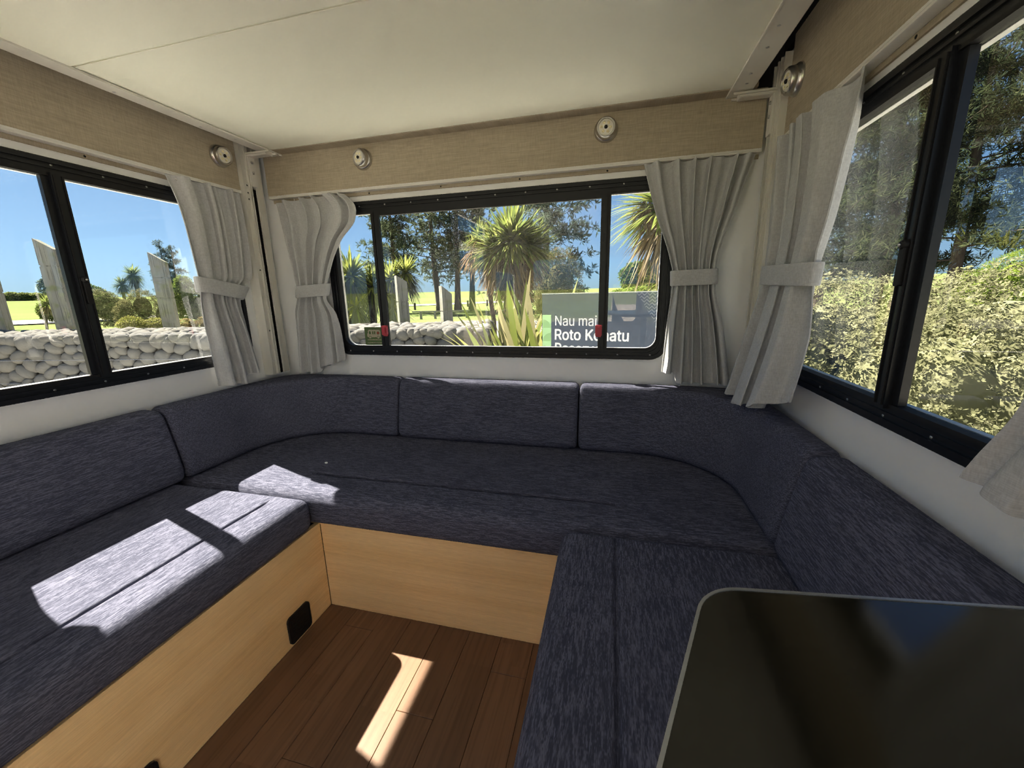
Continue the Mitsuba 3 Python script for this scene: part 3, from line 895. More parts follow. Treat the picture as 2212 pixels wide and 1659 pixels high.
def terrain_h(x, y):
    dx, dy = x - CAM[0], y - CAM[1]
    d = np.hypot(dx, dy)
    az = np.degrees(np.arctan2(dx, dy))
    A = np.interp(d, [0, 22, 40, 60, 85, 115, 160, 400], [-.75, -.70, -.33, .10, 1.15, 2.45, 2.7, -4])
    B = np.interp(d, [0, 7.9, 9.3, 25, 60, 110, 160, 400], [-.75, -.75, .38, .42, 1.6, 2.35, 2.6, -4])
    R_ = np.interp(d, [0, 12, 40, 80, 130, 400], [-.75, -.6, .9, 2.75, 3.4, -4])
    w = np.clip((-az - 44) / 8, 0, 1)
    w = w * w * (3 - 2 * w)
    q = np.clip((az - 22) / 10, 0, 1)
    h = A * (1 - w) + B * w
    h = h * (1 - q) + R_ * q
    return h + .06 * np.clip(d / 40, 0, 3) * (meshkit.fbm(np.stack([x * .06, y * .06, x * 0], -1), 3) - .5)


def gz(x, y):
    return float(terrain_h(np.array([x]), np.array([y]))[0])


AZ = np.radians(np.linspace(-180, 180, 241))
DD = np.r_[0.0, 2, 4, 6, 7, 7.9, 8.3, 8.8, 9.3, 10, 12, 14, 17, 20, 24, 28, 33, 38, 44, 50, 57, 64, 72, 80, 90, 100, 110, 120, 135, 160, 220, 400]
a_, d_ = np.meshgrid(AZ, DD, indexing='ij')
x_, y_ = pol(a_, d_)
k = struct('ground', 'gravel car park and mown green hillside around the van')
add(k, quads(np.stack([x_, y_, terrain_h(x_, y_)], -1).reshape(-1, 3), grid_faces(len(AZ), len(DD))[:, ::-1]), 'ground_cover', True)


def strip_on_ground(pts, w, lift=.03):
    pts = np.asarray(pts, float)
    q = np.concatenate([np.linspace(a, b, 12)[:-1] for a, b in zip(pts[:-1], pts[1:])] + [pts[-1:]])
    tg = np.gradient(q, axis=0)
    tg /= np.linalg.norm(tg, axis=1, keepdims=True)
    nn = np.stack([-tg[:, 1], tg[:, 0]], 1)
    rows = []
    for o in np.linspace(-.5, .5, 5):
        r = q + nn * w * o
        rows.append(np.column_stack([r, terrain_h(r[:, 0], r[:, 1]) + lift]))
    return quads(np.stack(rows, 1).reshape(-1, 3), grid_faces(len(q), 5))


k = thing('road', 'pale grey road crossing the green hillside behind the pines', 'road', kind='structure')
add(k, strip_on_ground([(-44, 32), (-30, 44), (-16, 56), (0, 62), (18, 66)], 4.5, .05), 'road_grey')
k = thing('road', 'pale grey road behind the shrubs beyond the stone wall', 'road', kind='structure')
add(k, strip_on_ground([(-26, 2), (-20.5, 9.5), (-17.5, 15), (-14, 22)], 3.6, .04), 'road_grey')


# ------------------------------------------------------------------ plants
class Mesh:
    def __init__(s):
        s.v, s.f, s.c, s.n = [], [], [], 0

    def add(s, v, f, c):
        s.v.append(v.reshape(-1, 3)); s.f.append(f + s.n); s.c.append(np.broadcast_to(c, (len(s.v[-1]), 3)) if np.ndim(c) == 1 else c.reshape(-1, 3)); s.n += len(s.v[-1])

    def put(s, parent, name, m='leaf', kind='stuff', label=None):
        mesh = trimesh.Trimesh(np.concatenate(s.v), np.concatenate(s.f), process=False)
        return part(parent, name, mesh, m, False, label=label, kind=kind, color=np.clip(np.concatenate(s.c), 0, 1))


def unit(a):
    return a / (np.linalg.norm(a, axis=-1, keepdims=True) + 1e-12)


def rdir(n, g):
    return unit(g.normal(size=(n, 3)))


def blades(M, base, d, L, w, droop, col, segs=4, prof=None):
    """sword leaves: base, d (n,3); L, w, droop (n); col (n,3)"""
    n = len(base)
    t = np.linspace(0, 1, segs + 1)
    prof = np.interp(t, [0, .15, .45, .8, 1], [.55, .85, 1, .6, .03]) if prof is None else prof
    ctr = base[:, None] + d[:, None] * (L[:, None] * t)[..., None]
    ctr = ctr.copy()
    ctr[..., 2] -= (droop * L)[:, None] * t ** 2
    side = unit(np.cross(d, [0, 0, 1.0]) + 1e-6)
    hw = (w[:, None] * prof / 2)[..., None]
    l, r = ctr - side[:, None] * hw, ctr + side[:, None] * hw
    v = np.stack([l, r], 2)
    k = (segs + 1) * 2
    f = []
    for i in range(segs):
        a = 2 * i
        f += [[a, a + 1, a + 3], [a, a + 3, a + 2]]
    f = (np.arange(n)[:, None, None] * k + np.array(f)[None]).reshape(-1, 3)
    M.add(v, f, np.repeat(col, k, axis=0))


def diamonds(M, p, d, nrm, L, w, col):
    """small leaves as diamonds: from p along d, facing nrm"""
    s = unit(np.cross(d, nrm))
    L, w = np.broadcast_to(L, len(p))[:, None], np.broadcast_to(w, len(p))[:, None]
    v = np.stack([p, p + d * L * .5 + s * w * .5, p + d * L, p + d * L * .5 - s * w * .5], 1)
    f = (np.arange(len(p))[:, None, None] * 4 + np.array([[0, 1, 2], [0, 2, 3]])[None]).reshape(-1, 3)
    M.add(v, f, np.repeat(col, 4, axis=0))


def shade(c, n, g, a=.25, hue=.08):
    c = np.asarray(c, float)
    return c * (1 + a * g.uniform(-1, 1, (n, 1))) * (1 + hue * g.uniform(-1, 1, (n, 3)))


def blob(c, r, amp, seed, sub=3):
    m = trimesh.creation.icosphere(subdivisions=sub)
    v = np.array(m.vertices)
    k = 1 + amp * 2 * (meshkit.fbm(v * 1.7 + seed, 3) - .5)
    m.vertices = np.asarray(c) + v * k[:, None] * np.asarray(r)
    return m


def shrub(label, lumps, n, leaf, cols, catg='shrub', seed=0, base=None, up=.5, hole=.42, group=None, name='shrub', m='leaf', matk=7.0):
    """a shrub made of overlapping lumps ((x, y, z), (rx, ry, rz)); leaves in rosettes over a dark twiggy core"""
    g = np.random.default_rng(seed + 100)
    t = thing(name, label, catg, group)
    lumps = [(np.array(c, float), np.array(r, float)) for c, r in lumps]
    cm = Mesh()
    for i, (c, r) in enumerate(lumps):
        b = blob(c, r * .60, .13, seed + i)
        cm.add(np.array(b.vertices), np.array(b.faces), np.mean(np.array(cols), 0))
    cm.put(t, 'core', 'leaf_matt', kind=None)
    M = Mesh()
    area = np.array([(r[0] * r[1] + r[1] * r[2] + r[0] * r[2]) for _, r in lumps])
    for i, (c, r) in enumerate(lumps):
        k = int(n * area[i] / area.sum())
        u = rdir(k, g)
        rad = (1 + .26 * (meshkit.fbm(u * 1.7 + seed + i, 3) - .5)) * g.uniform(.84, 1.05, k)
        p = c + u * r * rad[:, None]
        nr = unit(u / r)
        keep = np.ones(k, bool)
        for j, (c2, r2) in enumerate(lumps):
            if j != i:
                keep &= (((p - c2) / r2) ** 2).sum(1) > .74
        keep &= meshkit.fbm(p * matk, 2, seed) > hole - .25 * (nr[:, 2] > .2)
        if base is not None:
            keep &= p[:, 2] > base
        p, nr = p[keep], nr[keep]
        k = len(p)
        if not k:
            continue
        tone = (.72 + .6 * meshkit.fbm(p * 3.1, 2, seed + 5))[:, None]
        cc = np.array(cols)[g.integers(len(cols), size=k)] * tone
        q = 5
        ax = unit(nr + np.array([0, 0, up]) + .35 * g.normal(size=(k, 3)))
        e1 = unit(np.cross(ax, rdir(k, g)))
        e2 = np.cross(ax, e1)
        for j in range(q):
            a = 2 * PI * j / q + g.uniform(-.4, .4, k)
            tilt = g.uniform(.25, .9, k)[:, None]
            rd = np.cos(a)[:, None] * e1 + np.sin(a)[:, None] * e2
            d = unit(rd + ax * tilt)
            nn = unit(ax - rd * tilt * .8)
            diamonds(M, p + .2 * leaf[0] * d, d, nn, leaf[0] * g.uniform(.7, 1.2, k), leaf[1] * g.uniform(.8, 1.2, k), cc * (1 + .18 * g.uniform(-1, 1, (k, 1))))
    M.put(t, 'foliage', m)
    return t


def trunk(parent, pts, r0_, r1_, m='bark', name='trunk', n=9):
    pts = np.asarray(pts, float)
    return part(parent, name, tube(pts, np.linspace(r0_, r1_, len(pts)), n), m, True)


def cordyline(label, stems, heads, seed, green=((.15, .19, .045), (.22, .245, .075), (.10, .135, .04)), dead=((.29, .225, .125), (.22, .17, .10), (.15, .12, .08)), group=None):
    """cabbage tree; stems: lists of points with (r0, r1); heads: (centre, blade length, green blades, dead blades, blade width[, dead spread])"""
    g = np.random.default_rng(seed)
    t = thing('cabbage_tree', label, 'cabbage tree', group)
    for pts, ra, rb in stems:
        trunk(t, pts, ra, rb)
    for hd in heads:
        c, L, ng, nd, w = hd[:5]
        c = np.array(c, float)
        M = Mesh()
        z = g.uniform(-.45, 1, max(ng, 8))
        ng = max(ng, 8)
        a = g.uniform(0, 2 * PI, ng)
        d = unit(np.stack([np.cos(a) * np.sqrt(1 - z * z), np.sin(a) * np.sqrt(1 - z * z), z], 1))
        col = np.array(green)[g.integers(len(green), size=ng)] * g.uniform(.75, 1.3, (ng, 1))
        blades(M, c + d * .05 * L, d, L * g.uniform(.75, 1.1, ng), w * g.uniform(.8, 1.2, ng), g.uniform(.05, .42, ng) * (1 - .5 * np.clip(z, 0, 1)), col)
        M.put(t, 'crown')
        if nd:
            M = Mesh()
            z = -g.uniform(.25, .97, nd)
            a = g.uniform(0, 2 * PI, nd)
            d = unit(np.stack([np.cos(a) * np.sqrt(1 - z * z), np.sin(a) * np.sqrt(1 - z * z), z], 1))
            col = np.array(dead)[g.integers(len(dead), size=nd)] * g.uniform(.7, 1.3, (nd, 1))
            off = np.stack([0 * z, 0 * z, g.uniform(-.35, .12, nd) * L], 1)
            blades(M, c + off + d * .05, d, L * g.uniform(.6, 1.0, nd), w * .8 * g.uniform(.7, 1.1, nd), g.uniform(.2, .6, nd), col)
            M.put(t, 'dead_skirt', 'leaf_matt', label='hanging dead straw coloured leaves')
    return t


def pine(label, x, y, h, dia, base_t, spread, seed, n_br=46, tuft=.38, per=11, lean=(0, 0), cols=((.05, .065, .038), (.065, .08, .044), (.078, .09, .052), (.042, .055, .036)), needle=.030, group=None, az=None, bend=.1, name='pine_tree', up=.25, thick=1.0, pad=.17):
    g = np.random.default_rng(seed)
    t = thing(name, label, 'pine tree', group)
    z0 = gz(x, y) - .3
    zz = np.linspace(0, 1, 12)
    wob = bend * (meshkit.noise(np.stack([zz * 3, zz * 0 + seed, zz * 0], -1)) - .5)
    P = np.stack([x + lean[0] * zz * h + wob * h * .3, y + lean[1] * zz * h, z0 + zz * h], 1)
    rad = dia / 2 * (1 - .82 * zz) * (1 + .5 * np.exp(-zz * 18))
    part(t, 'trunk', tube(P, rad, 9), 'bark', True)
    B, M = [], Mesh()
    for i in range(n_br):
        f = base_t + (1 - base_t) * ((i + g.uniform(0, 1)) / n_br) ** .9
        o = np.array([np.interp(f, zz, P[:, k]) for k in range(3)])
        a = g.uniform(0, 2 * PI) if az is None else g.normal(az[0], az[1])
        ln = spread * (1 - .75 * ((f - base_t) / (1 - base_t)) ** 1.4) * g.uniform(.55, 1.1)
        s = np.linspace(0, 1, 6)
        dirn = np.array([math.cos(a), math.sin(a)])
        sag = g.uniform(-.05, .30)
        side = np.array([-dirn[1], dirn[0]]) * g.uniform(-.25, .25)
        pts = np.column_stack([o[0] + ln * s * dirn[0] + side[0] * s * s * ln, o[1] + ln * s * dirn[1] + side[1] * s * s * ln, o[2] + ln * (sag * s - .18 * s * s + .12 * s ** 3)])
        B.append(tube(pts, np.linspace(max(dia * .10 * (1 - f * .6), .015), .008, 6), 5, cap=False))
        k = max(4, int(per * ln / max(spread, .1) * 3))
        q = g.uniform(.22, 1.03, k) ** .8
        c = np.column_stack([np.interp(q, s, pts[:, j]) for j in range(3)])
        sp = ln * pad * np.sqrt(np.clip(q, .2, 1))[:, None] + .05
        c = c + g.normal(size=(k, 3)) * sp * np.array([1, 1, .42])
        cc = np.array(cols)[g.integers(len(cols), size=k)] * g.uniform(.7, 1.35, (k, 1))
        for j in range(int(8 * thick)):
            d = unit(rdir(k, g) + np.array([dirn[0] * .5, dirn[1] * .5, up]))
            diamonds(M, c + d * .02, d, rdir(k, g), tuft * g.uniform(.6, 1.1, k), needle * g.uniform(.8, 1.3, k), cc)
    part(t, 'branches', cat(B), 'bark', True, kind='stuff')
    M.put(t, 'needles')
    return t


def grass_tuft(label, x, y, z, n, L, w, cols, seed, name='grass_clump', catg='grass', spread=.18, group=None, m='leaf'):
    g = np.random.default_rng(seed)
    t = thing(name, label, catg, group)
    M = Mesh()
    a, el = g.uniform(0, 2 * PI, n), g.uniform(.35, 1.0, n)
    d = unit(np.stack([np.cos(a) * (1 - el), np.sin(a) * (1 - el), el], 1))
    b = np.array([x, y, z]) + np.stack([g.normal(size=n) * spread, g.normal(size=n) * spread, 0 * a], 1)
    blades(M, b, d, L * g.uniform(.6, 1.1, n), np.full(n, w) * g.uniform(.7, 1.2, n), g.uniform(.2, .7, n), np.array(cols)[g.integers(len(cols), size=n)] * g.uniform(.7, 1.3, (n, 1)))
    M.put(t, 'blades', m)
    return t


# ------------------------------------------------------------------ the welcome sign behind the van
SO = np.array([.99, 1.80, 0.0])
SU = unit(np.array([.987, -.162, 0.0]))
SN = np.array([SU[1], -SU[0], 0.0])


def on_sign(m, d0=0.0):
    v = np.array(m.vertices)
    w = SO + v[:, :1] * SU + np.outer(v[:, 1], [0, 0, 1]) + (v[:, 2:3] + d0) * SN
    m = trimesh.Trimesh(w, m.faces, process=False)
    if m.volume < 0:
        m.invert()
    return m


t = thing('welcome_sign', 'large slate grey sign board with white and green lettering behind the van', 'sign')
part(t, 'board', on_sign(ext(sbox(0, -.85, 1.28, 1.118), .085), -.085), 'sign_slate')
part(t, 'cap', on_sign(ext(sbox(-.004, 1.118, 1.284, 1.126), .092), -.088), 'sign_edge', label='pale top edge')


def sign_text(txt, s, z, hgt, wid, bold, name):
    m = meshkit.text_mesh(txt, hgt, .003, bold)
    v = np.array(m.vertices)
    v[:, 0] = (v[:, 0] - v[:, 0].min()) * wid / np.ptp(v[:, 0]) + s
    v[:, 1] += z
    part(t, name, on_sign(trimesh.Trimesh(v, m.faces, process=False), .0005), 'sign_white')


sign_text('Nau mai', .118, .854, .083, .356, False, 'lettering')
sign_text('Roto Kōhatu', .115, .734, .088, .622, True, 'lettering')
sign_text('Reserve', .117, .617, .086, .40, True, 'lettering')
part(t, 'green_band', on_sign(ext(sbox(.003, -.8, .081, .945), .002), .0), 'sign_green_light')
for i in range(9):
    z = .945 - .115 * i
    q = Polygon([(.006, z - .113)] + [(.006 + .073 * math.sin(a), z - .113 + .072 * (math.cos(a))) for a in np.linspace(0, PI / 2, 9)]) if i % 2 == 0 else Polygon([(.079, z - .113)] + [(.079 - .073 * math.sin(a), z - .113 + .072 * math.cos(a)) for a in np.linspace(0, PI / 2, 9)])
    part(t, 'leaf_shape', on_sign(ext(q, .0015), .002), 'sign_green')
tri = Polygon([(.78, 1.117), (1.27, 1.117), (1.27, .45), (1.02, .62), (.975, .80), (.90, .93)])
for i in range(30):
    z = 1.105 - .026 * i
    xs = np.arange(.76, 1.28, .020)
    zig = LineString([(x0_, z + (.010 if j % 2 else -.010)) for j, x0_ in enumerate(xs)]).buffer(.0028, cap_style=2, join_style=2)
    q = zig.intersection(tri)
    if not q.is_empty:
        gs = [w_ for w_ in getattr(q, 'geoms', [q]) if w_.geom_type == 'Polygon' and w_.area > 1e-6]
        if gs:
            part(t, 'chevron_row', on_sign(cat([ext(w_, .001) for w_ in gs]), .0003), 'sign_chevron')

# ------------------------------------------------------------------ gabion wall
t = thing('gabion', 'long low wall of grey river stones in wire beyond the left and rear windows', 'stone wall')
gv = [trimesh.creation.icosphere(subdivisions=1) for _ in range(6)]
for i, m in enumerate(gv):
    v = np.array(m.vertices)
    m.vertices = v * (1 + .30 * (meshkit.fbm(v * 1.1 + 7 * i, 2) - .5))[:, None]
SEG = [(np.array([-7.4, .585]), np.array([-2.2, 1.50])), (np.array([-2.2, 1.50]), np.array([.40, 2.23]))]
GTOP = .80
front, topst = [], []
for si, (a, b) in enumerate(SEG):
    L = np.linalg.norm(b - a)
    ud = (b - a) / L
    nd = np.array([ud[1], -ud[0]])           # towards the van
    for face in ('front', 'top'):
        W_, Hh = L, (.78 if face == 'front' else .95)
        npts = int(W_ * Hh / (.0165 if face == 'front' else .021))
        pts = np.column_stack([rng.uniform(0, W_, npts), rng.uniform(0, Hh, npts)]) * [1 / 1.25, 1.0]
        B0, B1 = np.zeros(2), np.array([W_ / 1.25, Hh])
        for it in range(5):
            mir = [pts]
            for ax in (0, 1):
                for bb in (B0, B1):
                    q = pts.copy(); q[:, ax] = 2 * bb[ax] - q[:, ax]; mir.append(q)
            vor = Voronoi(np.vstack(mir))
            cells = [Polygon(vor.vertices[vor.regions[vor.point_region[i]]]) for i in range(npts)]
            if it < 3:
                pts = np.array([[c.centroid.x, c.centroid.y] for c in cells]) * .75 + pts * .25
        for c in cells:
            xy = np.array(c.exterior.coords[:-1]) * [1.25, 1]
            cc = Polygon(xy)
            cen = np.array([cc.centroid.x, cc.centroid.y])
            ev, ew = np.linalg.eigh(np.cov((np.array([cc.exterior.interpolate(q, normalized=True).coords[0] for q in np.linspace(0, 1, 24)]) - cen).T))
            sa, sb = math.sqrt(ev[1]) * 1.40, math.sqrt(ev[0]) * 1.42
            e1, e2 = ew[:, 1], ew[:, 0]
            dep = rng.uniform(.75, 1.0) * min(sa, sb) * 1.05
            w1_ = lambda e: (np.array([ud[0] * e[0], ud[1] * e[0], e[1]]) if face == 'front' else np.array([ud[0] * e[0] - nd[0] * e[1], ud[1] * e[0] - nd[1] * e[1], 0]))
            nrm = np.array([nd[0], nd[1], 0]) if face == 'front' else np.array([0, 0, 1.0])
            if face == 'front':
                o = np.array([a[0] + ud[0] * cen[0], a[1] + ud[1] * cen[0], GTOP - .78 + cen[1]]) - nrm * (dep * .8 + rng.uniform(0, .02))
            else:
                o = np.array([a[0] + ud[0] * cen[0] - nd[0] * (cen[1] + .02), a[1] + ud[1] * cen[0] - nd[1] * (cen[1] + .02), GTOP - dep * .75 + rng.uniform(-.01, .012)])
            Mx = np.column_stack([w1_(e1) * sa, w1_(e2) * sb, nrm * dep])
            (front if face == 'front' else topst).append((o, Mx, sa * sb))
front.sort(key=lambda q: q[0][0] < -5.2)


def stone_mesh(o, Mx, i):
    g_ = gv[i % 6]
    m = trimesh.Trimesh(np.array(g_.vertices) @ Mx.T + o, g_.faces, process=False)
    if np.linalg.det(Mx) < 0:
        m.invert()
    return m


near = [q for q in front if q[0][0] > -5.0]
rest = [q for q in front if q[0][0] <= -5.0]
near.sort(key=lambda q: -q[2])
topst.sort(key=lambda q: np.hypot(*(q[0][:2] - CAM[:2])))
sel = near[:230] + topst[:60]
rest += near[230:] + topst[60:]
for i, (o, Mx, _) in enumerate(sel):
    part(t, 'stone', stone_mesh(o, Mx, i), 'river_stone', True)
part(t, 'stone_fill', cat([stone_mesh(o, Mx, i) for i, (o, Mx, _) in enumerate(rest)]), 'river_stone', True, kind='stuff')
for a, b in SEG:
    L = np.linalg.norm(b - a)
    ud = (b - a) / L
    nd = np.array([ud[1], -ud[0]])
    q = np.array([a - nd * .10, b - nd * .10, b - nd * .95, a - nd * .95])
    v = np.vstack([np.column_stack([q, np.full(4, -.9)]), np.column_stack([q, np.full(4, GTOP - .09)])])
    part(t, 'inner_stones', hull(v), 'river_stone')
ws = []
for a, b in SEG:
    L = np.linalg.norm(b - a)
    ud = (b - a) / L
    nd = np.array([ud[1], -ud[0]])
    for off, z in ((.012, GTOP + .006), (.012, GTOP - .25), (.012, GTOP - .5), (-.95, GTOP + .006)):
        ws.append(tube([np.r_[a + nd * off, z], np.r_[b + nd * off, z]], .0028, 5, cap=False))
part(t, 'wire_mesh', cat(ws), 'wire', kind='stuff')


# ------------------------------------------------------------------ timber posts
def timber(x, y, ztop, w, rot, slope, label, drop=(.34, .62)):
    t = thing('timber_post', label, 'post', 'weathered timber posts behind the stone wall')
    zb = -.8
    c, s = math.cos(rot), math.sin(rot)
    R2 = np.array([[c, -s], [s, c]])
    h = w / 2
    cor = np.array([(-h, -h), (h, -h), (h, h), (-h, h)])

    def prism(k, z0, z1, top=None):
        q = (cor * k) @ R2.T + [x, y]
        zt = np.full(4, z1) if top is None else top
        return hull(np.vstack([np.column_stack([q, np.full(4, z0)]), np.column_stack([q, zt])]))
    dirn = unit(np.array([[slope[0], slope[1]]]))[0]
    pr_ = (cor @ R2.T) @ dirn
    zt = ztop - (pr_ - pr_.min()) * slope[2]
    ms, z1 = [], None
    zs = [zb] + [ztop - d for d in sorted(drop, reverse=True)]
    for i, z in enumerate(zs):
        last = i == len(zs) - 1
        ms.append(prism(1.0, z + (.008 if i else 0), (zs[i + 1] - .008) if not last else 0, zt if last else None))
        if i:
            ms.append(prism(.91, z - .009, z + .009))
    part(t, 'shaft', cat(ms), 'weathered_timber')
    return t


timber(-5.68, 2.18, 1.96, .170, .72, (.75, .66, .75), 'weathered timber post with a slanted top, left of the mullion of the left window')
timber(-4.62, 2.76, 1.80, .165, .72, (.75, .66, .75), 'weathered timber post with a slanted top, beside the left grey curtain')
timber(-6.52, 1.93, 1.92, .170, .72, (.75, .66, .75), 'weathered timber post cut off by the left edge of the photo')
timber(-1.17, 3.27, 1.40, .135, .72, (.75, .66, .6), 'sunlit timber post next to the mullion of the rear window')
timber(-.64, 3.50, 1.26, .135, .72, (.75, .66, .8), 'sunlit timber post in front of the far pine trunks')

# ------------------------------------------------------------------ plants behind the rear window
cordyline('tall cabbage tree with a shaggy skirt in the middle of the rear window', [([(-.30, 5.62, -.8), (-.29, 5.62, .4), (-.24, 5.64, 1.3), (-.21, 5.64, 2.0)], .15, .13)],
          [((-.21, 5.64, 2.03), .74, 620, 260, .060), ((.08, 5.75, 1.95), .58, 260, 110, .052), ((-.48, 5.55, 1.92), .56, 240, 140, .050), ((-.20, 5.6, 1.55), .55, 60, 220, .048)], 21)
cordyline('thin cabbage tree with dry brown heads left of the tall shaggy one', [([(-.68, 6.04, -.8), (-.72, 6.04, .6), (-.82, 6.0, 1.5), (-1.02, 5.93, 1.95)], .05, .04), ([(-.78, 6.02, 1.2), (-.74, 6.02, 1.6)], .04, .03)],
          [((-1.02, 5.93, 2.0), .38, 40, 170, .036), ((-.74, 6.02, 1.62), .36, 40, 120, .036), ((-.90, 5.9, 2.22), .34, 90, 60, .036)], 22, dead=((.30, .20, .10), (.25, .16, .09), (.20, .15, .08)))
cordyline('cabbage tree with drooping leaves behind the right end of the sign', [([(2.30, 3.83, -.8), (2.30, 3.83, .8), (2.27, 3.83, 2.0)], .11, .09)],
          [((2.20, 3.83, 2.12), .76, 330, 220, .050), ((1.95, 3.86, 2.25), .36, 8, 110, .02)], 23)
cordyline('cabbage tree with yellow green heads at the left pane of the rear window', [([(-3.68, 5.68, -.8), (-3.66, 5.68, 1.5)], .15, .12), ([(-3.40, 5.80, -.8), (-3.34, 5.90, 1.4)], .11, .09)],
          [((-3.64, 5.68, 1.55), .62, 240, 200, .048), ((-3.30, 5.90, 1.35), .55, 150, 170, .046), ((-3.55, 5.62, .95), .6, 30, 200, .05)], 24, green=((.19, .22, .05), (.25, .27, .08), (.12, .15, .05)), dead=((.10, .115, .105), (.13, .14, .12), (.08, .09, .085)))
cordyline('cabbage tree with yellow green heads right of the rear window mullion', [([(-2.95, 6.10, -.8), (-3.00, 6.08, 1.4)], .14, .11)],
          [((-2.98, 6.10, 1.48), .52, 210, 180, .044), ((-2.72, 6.28, 1.62), .46, 150, 120, .042), ((-2.95, 6.06, .9), .55, 20, 170, .046)], 25, green=((.19, .22, .05), (.25, .27, .08), (.12, .15, .05)), dead=((.10, .115, .105), (.13, .14, .12), (.08, .09, .085)))
cordyline('small yellow green cabbage tree by the round tree over the sign', [([(2.62, 7.3, -.8), (2.60, 7.3, 1.2)], .06, .05)], [((2.55, 7.32, 1.3), .48, 190, 70, .04)], 26, green=((.14, .165, .035), (.18, .19, .06)))

# flax bush: every big sword leaf its own piece
g = np.random.default_rng(31)
t = thing('flax_bush', 'flax bush with broad yellow green striped sword leaves beside the sign', 'flax')
for nm, (r_, gg) in dict(flax_a=((.18, .22, .05), 1), flax_b=((.27, .28, .10), 1), flax_c=((.12, .155, .04), 1), flax_d=((.36, .33, .18), 1)).items():
    mat(nm, {'type': 'principledthin', 'base_color': {'type': 'rgb', 'value': list(r_)}, 'roughness': 0.45, 'diff_trans': 0.9, 'spec_trans': 0.0})
for i in range(270):
    a = g.uniform(0, 2 * PI)
    el = g.uniform(.50, 1.35)
    if math.sin(a) < .1 and math.cos(a) > 0:
        a = PI - a
    d = np.array([[math.cos(a) * math.cos(el), math.sin(a) * math.cos(el), math.sin(el)]])
    M = Mesh()
    low = i % 3 == 0
    blades(M, np.array([[max(.52, .66 + g.normal() * .22), 2.46 + g.normal() * .12, -.18]]), d, np.array([g.uniform(1.0, 1.72) * (.8 if low else 1.0)]), np.array([g.uniform(.055, .095)]), np.array([g.uniform(.05, .75) * (1.65 - el)]), np.zeros((1, 3)), segs=7, prof=np.interp(np.linspace(0, 1, 8), [0, .3, .6, .85, 1], [.6, .9, 1, .7, .05]))
    part(t, 'leaf', trimesh.Trimesh(M.v[0], M.f[0], process=False), ('flax_a', 'flax_b', 'flax_c', 'flax_a', 'flax_d', 'flax_b')[int(g.integers(6))])
grass_tuft('arching pale green sedge in front of the flax bush', .40, 2.02, .0, 320, .95, .016, ((.13, .16, .05), (.19, .20, .08), (.24, .21, .11)), 33, spread=.14)
shrub('low pale yellow flowering shrub behind the green sticker', [((-.93, 1.42, .26), (.34, .24, .46)), ((-1.22, 1.36, .22), (.30, .22, .45))], 900, (.05, .030), ((.16, .18, .05), (.24, .22, .10), (.12, .15, .045), (.28, .20, .14)), seed=41)
shrub('round leafy green tree standing behind the sign', [((2.75, 16.3, 1.72), (.85, .7, .62)), ((3.4, 16.3, 1.5), (.7, .6, .55))], 1500, (.13, .09), ((.05, .085, .02), (.085, .125, .03), (.04, .065, .018)), 'tree', seed=42, name='round_tree')
shrub('low bright green bank of plants along the top of the sign', [((3.1, 14.0, 1.0), (1.7, .8, .30))], 900, (.12, .06), ((.10, .15, .025), (.13, .18, .04)), seed=43)

for lab, x, y, h, dia, bt, sp, sd, lean in (
        ('far pine with a bare lower trunk behind the left timber post', -14.9, 34.8, 13.0, .70, .25, 5.2, 51, (-.02, 0)),
        ('far pine with a straight trunk beside the second timber post', -13.3, 35.5, 14.5, .62, .30, 4.4, 52, (.015, 0)),
        ('far slim pine left of the brown headed cabbage tree', -11.8, 36.1, 12.5, .62, .32, 3.6, 53, (.02, 0)),
        ('far pine seen behind the left mullion of the rear window', -18.5, 33.0, 11.5, .6, .30, 3.8, 54, (0, 0))):
    pine(lab, x, y, h, dia, bt, sp, sd, n_br=44, tuft=.55, per=9, lean=lean, needle=.10)
pine('big dark pine with branches reaching right over the rear window', -3.6, 30.2, 13.5, .75, .10, 4.6, 55, n_br=60, tuft=.50, per=12, needle=.085, cols=((.036, .055, .046), (.048, .068, .054), (.058, .076, .06)), thick=1.3)
shrub('dark feathery shrub right of the tall shaggy cabbage tree', [((.28, 8.6, 1.35), (.55, .5, .85)), ((-.1, 8.8, 1.0), (.5, .5, .8))], 1500, (.09, .022), ((.065, .075, .03), (.09, .095, .045), (.12, .10, .06)), seed=44, up=.9)

for i, (x, y) in enumerate(((-12.45, 26.0), (-11.49, 26.45), (-10.47, 26.9), (-9.3, 27.4))):
    z = gz(x, y)
    if i == 0:
        bt_ = thing('knee_rail', 'low timber knee rail fence on the grass under the far pines', 'fence')
        part(bt_, 'rail', hull([(xx + ox, yy + oy, z + zz_) for (xx, yy) in ((-13.0, 25.76), (-9.1, 27.5)) for ox, oy in ((-.04, 0), (.04, 0), (0, .05)) for zz_ in (.50, .60)]), 'weathered_timber')
    part(bt_, 'post', bx((x - .07, y - .07, z - .1), (x + .07, y + .07, z + .52), .01), 'weathered_timber')
for i, (x, y) in enumerate(((-19.3, 38.2), (-15.5, 44.5), (-13.5, 46.0), (-10.6, 47.5), (-7.9, 49.0), (-5.5, 50))):
    z = gz(x, y)
    k = thing('bollard', 'small dark timber bollard by the road on the green hillside behind the pines', 'bollard', 'bollards along the hillside road')
    add(k, bx((x - .09, y - .09, z - .2), (x + .09, y + .09, z + .75), .02), 'bark')

